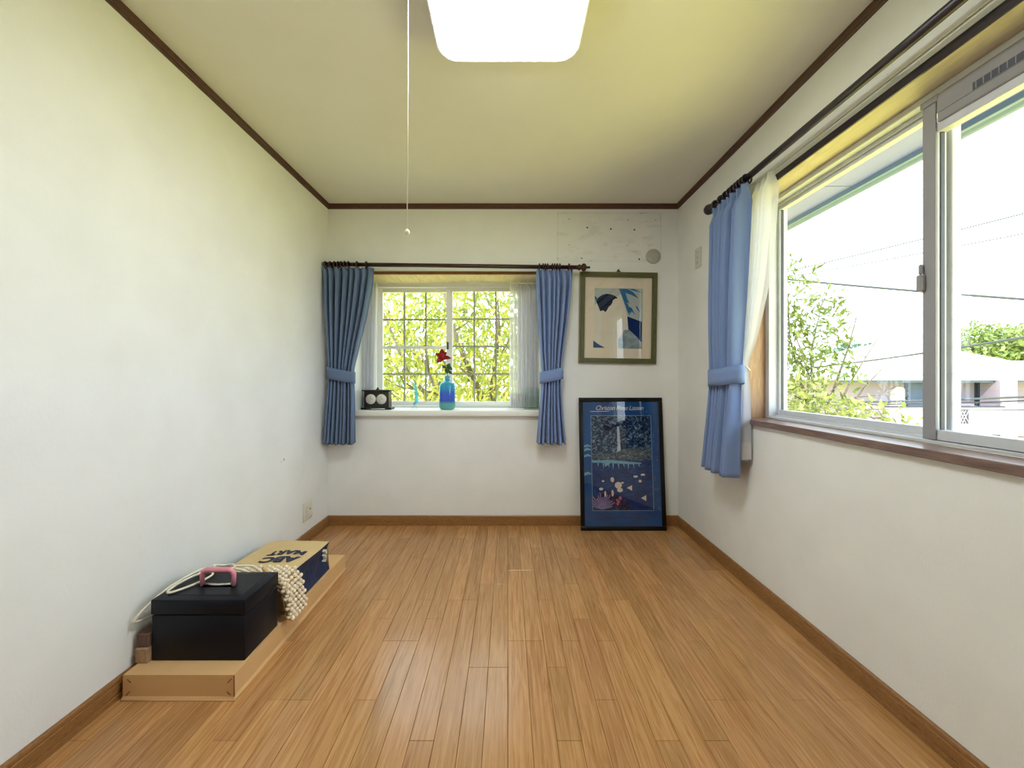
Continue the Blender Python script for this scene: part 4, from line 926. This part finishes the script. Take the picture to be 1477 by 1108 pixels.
def leaf_cloud(centres, n, L, W, droop=0.5, rng=RNG):
    """n leaf blades (4 triangles each) scattered in ellipsoids [(cx,cy,cz,rx,ry,rz)]; returns base points, directions, sides"""
    c = np.array(centres); vol = c[:, 3] * c[:, 4] * c[:, 5]; idx = rng.choice(len(c), n, p=vol / vol.sum())
    d = rng.normal(size=(n, 3)); d /= np.linalg.norm(d, axis=1)[:, None]; r = rng.uniform(0, 1, n) ** (1 / 2.4)
    p = c[idx, :3] + d * r[:, None] * c[idx, 3:]
    t_ = rng.normal(size=(n, 3)); t_[:, 2] -= droop * 1.6; t_ /= np.linalg.norm(t_, axis=1)[:, None]
    s = np.cross(t_, rng.normal(size=(n, 3))); s /= np.linalg.norm(s, axis=1)[:, None]
    k_ = rng.uniform(.7, 1.3, n)
    return p, t_, s, L * k_, W * k_
def leaf_mesh(name, p, t_, s, L, W, mat):
    nrm = np.cross(t_, s); n = len(p)
    v = np.stack([p, p + t_ * (L * .4)[:, None] + s * W[:, None] + nrm * (W * .3)[:, None], p + t_ * (L * .45)[:, None] - nrm * (W * .1)[:, None], p + t_ * (L * .4)[:, None] - s * W[:, None] + nrm * (W * .3)[:, None], p + t_ * L[:, None]], 1).reshape(-1, 3)
    b_ = np.arange(n)[:, None] * 5; f_ = np.concatenate([b_ + np.array([[0, 1, 2]]), b_ + np.array([[0, 2, 3]]), b_ + np.array([[1, 4, 2]]), b_ + np.array([[2, 4, 3]])])
    me = bpy.data.meshes.new(name); me.vertices.add(len(v)); me.vertices.foreach_set('co', v.ravel()); me.loops.add(f_.size); me.loops.foreach_set('vertex_index', f_.ravel())
    me.polygons.add(len(f_)); me.polygons.foreach_set('loop_start', np.arange(len(f_)) * 3); me.polygons.foreach_set('loop_total', np.full(len(f_), 3)); me.update(calc_edges=True); me.validate()
    me.materials.append(MATS[mat]); return me
def branches(base, tips, r0, rng=RNG):
    mb = MB(); base = Vector(base)
    for tp, fork in tips:
        tp = Vector(tp); fk = Vector(fork); mid = base.lerp(fk, .5) + Vector(rng.normal(0, .06, 3)); m2 = fk.lerp(tp, .5) + Vector(rng.normal(0, .10, 3))
        mb.tube([base, mid, fk, m2, tp], [r0, r0 * .85, r0 * .6, r0 * .35, r0 * .12], 7)
        for q in range(4):
            a = m2.lerp(tp, rng.uniform(-.6, .8)); e = a + Vector(rng.normal(0, .35, 3)) + (tp - m2) * .3; mb.tube([a, a.lerp(e, .5) + Vector(rng.normal(0, .04, 3)), e], [r0 * .22, r0 * .15, r0 * .05], 5)
    return mb
def tree(name, base, label, centres, n, L, W, mat, tips, r0, group=None, droop=.5, single=0, eye=(-.4, 3.3, 1.35)):
    o = thing(name, base, label, 'tree', group)
    part('trunk', branches(base, tips, r0), 'bark', o)
    p, t_, s, L_, W_ = leaf_cloud(centres, n, L, W, droop); p = p - np.array(base)
    if single:
        e = np.array(eye) - np.array(base); cam_ = np.array([0, 0, 1.1]) - np.array(base)
        rel = p - cam_; ok = (rel[:, 1] > 3.2) & (np.abs(rel[:, 0] / rel[:, 1] + .14) < .19) & (np.abs(rel[:, 2] / rel[:, 1] - .075) < .14)
        order = np.argsort(np.where(ok, rel[:, 1], 99))[:single]; keep = np.ones(n, bool); keep[order] = False
        lm = leaf_mesh('leaf', np.zeros((1, 3)), np.array([[0, 0, -1.]]), np.array([[1., 0, 0]]), np.array([1.]), np.array([W / L]), mat)
        for i in order:
            ob = bpy.data.objects.new('leaf', lm); COL.objects.link(ob); ob.parent = o
            tz, sx = -Vector(t_[i]), Vector(s[i]); ny = tz.cross(sx)
            M_ = Matrix((sx, ny, tz)).transposed().to_4x4(); M_.translation = Vector(p[i]); ob.matrix_local = M_ @ Matrix.Scale(L_[i], 4)
        p, t_, s, L_, W_ = p[keep], t_[keep], s[keep], L_[keep], W_[keep]
    fo = bpy.data.objects.new('foliage', leaf_mesh('foliage', p, t_, s, L_, W_, mat)); COL.objects.link(fo); fo.parent = o; fo['kind'] = 'stuff'
    return o
tree('garden_tree', (-.2, 6.2, -2.9), 'bright green leafy tree filling the lattice window view', [(-1.6, 5.6, 1.2, 1.3, .9, 1.1), (-.3, 5.8, 1.9, 1.4, 1.0, 1.2), (.6, 5.5, 1.1, 1.3, .9, 1.1), (-.6, 5.6, .4, 1.6, .9, .9), (-2.6, 6.2, 2.2, 1.2, 1., 1.2), (1.6, 6.3, 2.1, 1.2, 1., 1.2), (-.5, 6.3, 3., 1.8, 1., .9)],
     7000, .19, .019, 'leaf_bright', [((-1.9, 5.7, 2.3), (-.9, 5.9, .4)), ((-.2, 5.5, 2.9), (-.25, 5.9, .8)), ((1.0, 5.5, 2.4), (.3, 5.8, .3)), ((-1.2, 5.3, 1.5), (-.6, 5.7, 0)), ((.5, 5.2, 1.7), (.1, 5.6, .2)), ((-.9, 5.2, 2.4), (-.4, 5.6, .9)), ((1.4, 5.9, 1.4), (.6, 6., .1)), ((-1.6, 5.4, .9), (-.8, 5.8, -.3))], .075, single=290)
tree('garden_tree', (-3.4, 10.5, -2.9), 'paler leafy tree standing behind the lattice window tree', [(-3, 10.5, 1.6, 2.2, 1.4, 2.6), (-1, 10.5, 2.2, 2, 1.3, 2.4), (1, 11, 1.2, 2, 1.3, 2.4)], 3600, .26, .05, 'leaf_far', [((-3, 10, 3), (-3.2, 10.4, .5)), ((-1, 10.2, 3), (-2, 10.4, .3)), ((1, 10.5, 2.2), (-1, 10.6, -.5))], .10)
tree('garden_tree', (5.6, 7.2, -2.9), 'slender sparse leafy tree seen through the wide window', [(5.05, 7.2, 2.6, .5, .6, .8), (5.5, 7.2, 1.95, .7, .6, .7), (5.3, 7.0, 1.2, .9, .7, .6), (4.9, 7.4, 1.9, .6, .5, .9), (5.9, 7.2, 2.35, .35, .4, .5)], 1500, .15, .024, 'leaf_mid',
     [((5.0, 7.1, 3.1), (5.4, 7.2, .8)), ((5.6, 7.0, 2.6), (5.55, 7.2, .6)), ((6.4, 7.2, 2.4), (5.8, 7.2, .5)), ((6.7, 7.1, 1.9), (5.9, 7.2, .3)), ((5.1, 7.0, 1.8), (5.4, 7.2, .2)), ((7.0, 7.1, 1.55), (6.0, 7.2, .2))], .045)
tree('garden_shrub', (5.2, 6.3, -2.9), 'broad yellow green shrub below the neighbouring house roof', [(4.7, 6.2, .55, .9, .7, .55), (5.6, 6.2, .35, .8, .7, .45), (6.2, 6.2, .15, .5, .6, .35), (4.3, 6.4, .2, .9, .7, .8), (5.3, 6.3, -.4, 1.5, .8, .8)], 3000, .14, .026, 'leaf_shrub', [((4.6, 6.2, .9), (4.9, 6.3, -.5)), ((5.8, 6.2, .6), (5.5, 6.3, -.6)), ((5.2, 6.1, .5), (5.2, 6.2, -.8))], .045, droop=.2)
tree('far_tree', (37, 30, -2.9), 'large green tree rising behind the right wing of neighbouring house', [(36.2, 30, 3.9, 2.3, 2, 1.4), (39.2, 30, 3.6, 2.5, 2, 1.7), (35, 30, 2.7, 2, 2, 1.2), (34.9, 29.6, 4.9, .5, .5, .9), (41.5, 30, 3.2, 2, 2, 1.6), (37.6, 29.6, 2.2, 3.5, 2, 1.4)], 6500, .34, .10, 'leaf_far', [((36, 30, 4), (36.8, 30, 0)), ((39, 30, 3.6), (37.5, 30, 0))], .2, 'trees behind the neighbouring house', droop=.1)
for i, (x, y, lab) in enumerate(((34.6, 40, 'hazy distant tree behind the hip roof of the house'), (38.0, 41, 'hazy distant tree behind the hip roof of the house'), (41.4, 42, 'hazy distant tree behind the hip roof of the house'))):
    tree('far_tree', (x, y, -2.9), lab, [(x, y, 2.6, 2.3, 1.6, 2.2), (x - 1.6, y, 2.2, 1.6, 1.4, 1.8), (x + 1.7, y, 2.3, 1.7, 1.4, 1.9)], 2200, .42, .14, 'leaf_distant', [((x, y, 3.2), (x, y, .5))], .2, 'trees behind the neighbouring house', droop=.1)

nh = thing('neighbouring_house', (20, 20, -2.9), 'white house with hip roof and balcony seen through wide window', 'house')
part('wall', MB().box(14.6, 22.2, 17.0, 24, -2.9, 1.25).box(20.4, 30, 17.4, 22, -2.9, 1.25), 'house_pink', nh)
def hip(x0, x1, y0, y1, ze, rx0, rx1, ry, zr_):
    v = [(x0, y0, ze), (x1, y0, ze), (x1, y1, ze), (x0, y1, ze), (rx0, ry, zr_), (rx1, ry, zr_), (x0, y0, ze - .12), (x1, y0, ze - .12), (x1, y1, ze - .12), (x0, y1, ze - .12)]
    return MB().add(v, [(0, 1, 5, 4), (1, 2, 5), (2, 3, 4, 5), (3, 0, 4), (0, 6, 7, 1), (1, 7, 8, 2), (2, 8, 9, 3), (3, 9, 6, 0), (6, 9, 8, 7)])
part('roof', hip(13.6, 24.2, 16.2, 24.4, 1.12, 18.6, 21.2, 20.2, 2.82), 'roof_tile', nh)
part('roof', hip(20.2, 31, 16.25, 21.0, 1.11, 21.6, 29, 18.6, 1.90), 'roof_tile', nh)
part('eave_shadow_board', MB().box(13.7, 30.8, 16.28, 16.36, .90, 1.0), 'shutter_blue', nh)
def hwin(x0, x1, z0, z1, y=17.0, shut='shutter_blue'):
    o = part('window', MB().box(x0 - .07, x1 + .07, y - .06, y + .02, z0 - .07, z1 + .05), 'house_dark', nh)
    part('shutter', MB().box(x0, x1, y - .09, y - .05, z0, z1), shut, o)
    n = 5
    for k_ in range(n): part('slat', MB().box(x0, x1, y - .115, y - .085, z0 + (z1 - z0) * k_ / n + .02, z0 + (z1 - z0) * (k_ + .6) / n), shut, o)
hwin(17.1, 17.85, -.12, .88); hwin(18.75, 19.18, -.12, .88); hwin(20.12, 20.5, -.12, .88); hwin(22.1, 22.9, -.12, .88, 17.4)
part('arch_panel', MB().prism([(16.4, -.5), (17.0, -.5), (17.0, .62), (16.85, .72), (16.65, .72), (16.48, .60), (16.4, .42)], 16.93, 17.01, 'y'), 'house_white', nh)
bal = part('balcony', MB().box(15.4, 20.0, 15.98, 16.10, -1.2, -.10).box(15.4, 20.0, 16.1, 17.0, -1.2, -1.08).box(19.88, 20.0, 16.1, 17, -1.2, -.10), 'house_white', nh)
part('parapet_cap', MB().box(15.35, 20.05, 15.94, 16.14, -.10, -.05), 'house_dark', bal)
part('column', MB().box(20.05, 20.75, 16.1, 16.8, -2.9, 1.0), 'house_pink', nh)
part('parapet', MB().box(20.8, 30, 16.3, 16.42, -1.3, -.35), 'house_white', nh)
gr = part('grille_opening', MB().box(17.85, 18.6, 15.955, 15.985, -.76, -.18), 'house_dark', nh)
for k_ in range(7):
    x = 17.88 + k_ * .12; part('grille_bar', MB().tube([(max(17.86, x - .27), 15.95, -.75), (min(18.6, x), 15.95, -.20)], .012, 5), 'house_white', gr)
    part('grille_bar', MB().tube([(max(17.86, x - .27), 15.95, -.20), (min(18.6, x), 15.95, -.75)], .012, 5), 'house_white', gr)
part('lower_block', MB().box(14.8, 21, 15.2, 16.2, -2.9, -1.36), 'house_white', nh)
part('balcony_rail', MB().tube([(15.4, 16.02, .08), (20.0, 16.02, .08)], .02, 6), 'house_dark', nh)

def cable(p, q, r, label, sag=.06):
    p, q = Vector(p), Vector(q); d = q - p; pts = []
    for k_ in range(25):
        u = -.6 + 2.2 * k_ / 24; pts.append(p + d * u + Vector((0, 0, sag * ((2 * u - 1) ** 2 - 1))))
    solid('power_cable', MB().tube(pts, r, 6), 'cable', label, 'cable', 'overhead power cables')
cable((6.88, 10, 3.61), (10.44, 8, 2.69), .028, 'thick twisted overhead cable sloping down across the open sky', .02)
cable((12.45, 14, 1.66), (11.75, 9, 2.02), .032, 'thick overhead cable rising across the neighbouring house roof', .02)
cable((10.6, 13, .30), (13.1, 10, .62), .032, 'thick overhead cable crossing in front of the house windows', .03)
cable((10.6, 13.2, .20), (13.1, 10.2, .50), .020, 'medium overhead cable just under the one crossing house windows', .03)
cable((10.6, 13.1, .10), (13.1, 10.1, .28), .012, 'thin overhead cable just above the house balcony parapet', .03)
cable((8.2, 12, 4.26), (13.05, 10, 5.26), .017, 'thin upper overhead wire climbing across the white sky', .02)
cable((8.2, 12, 4.10), (13.05, 10, 4.75), .015, 'thin lower overhead wire climbing across the white sky', .02)
cable((7.0, 10.3, 1.74), (8.9, 9.1, 1.23), .010, 'thin overhead wire sloping down past the sparse tree', .02)
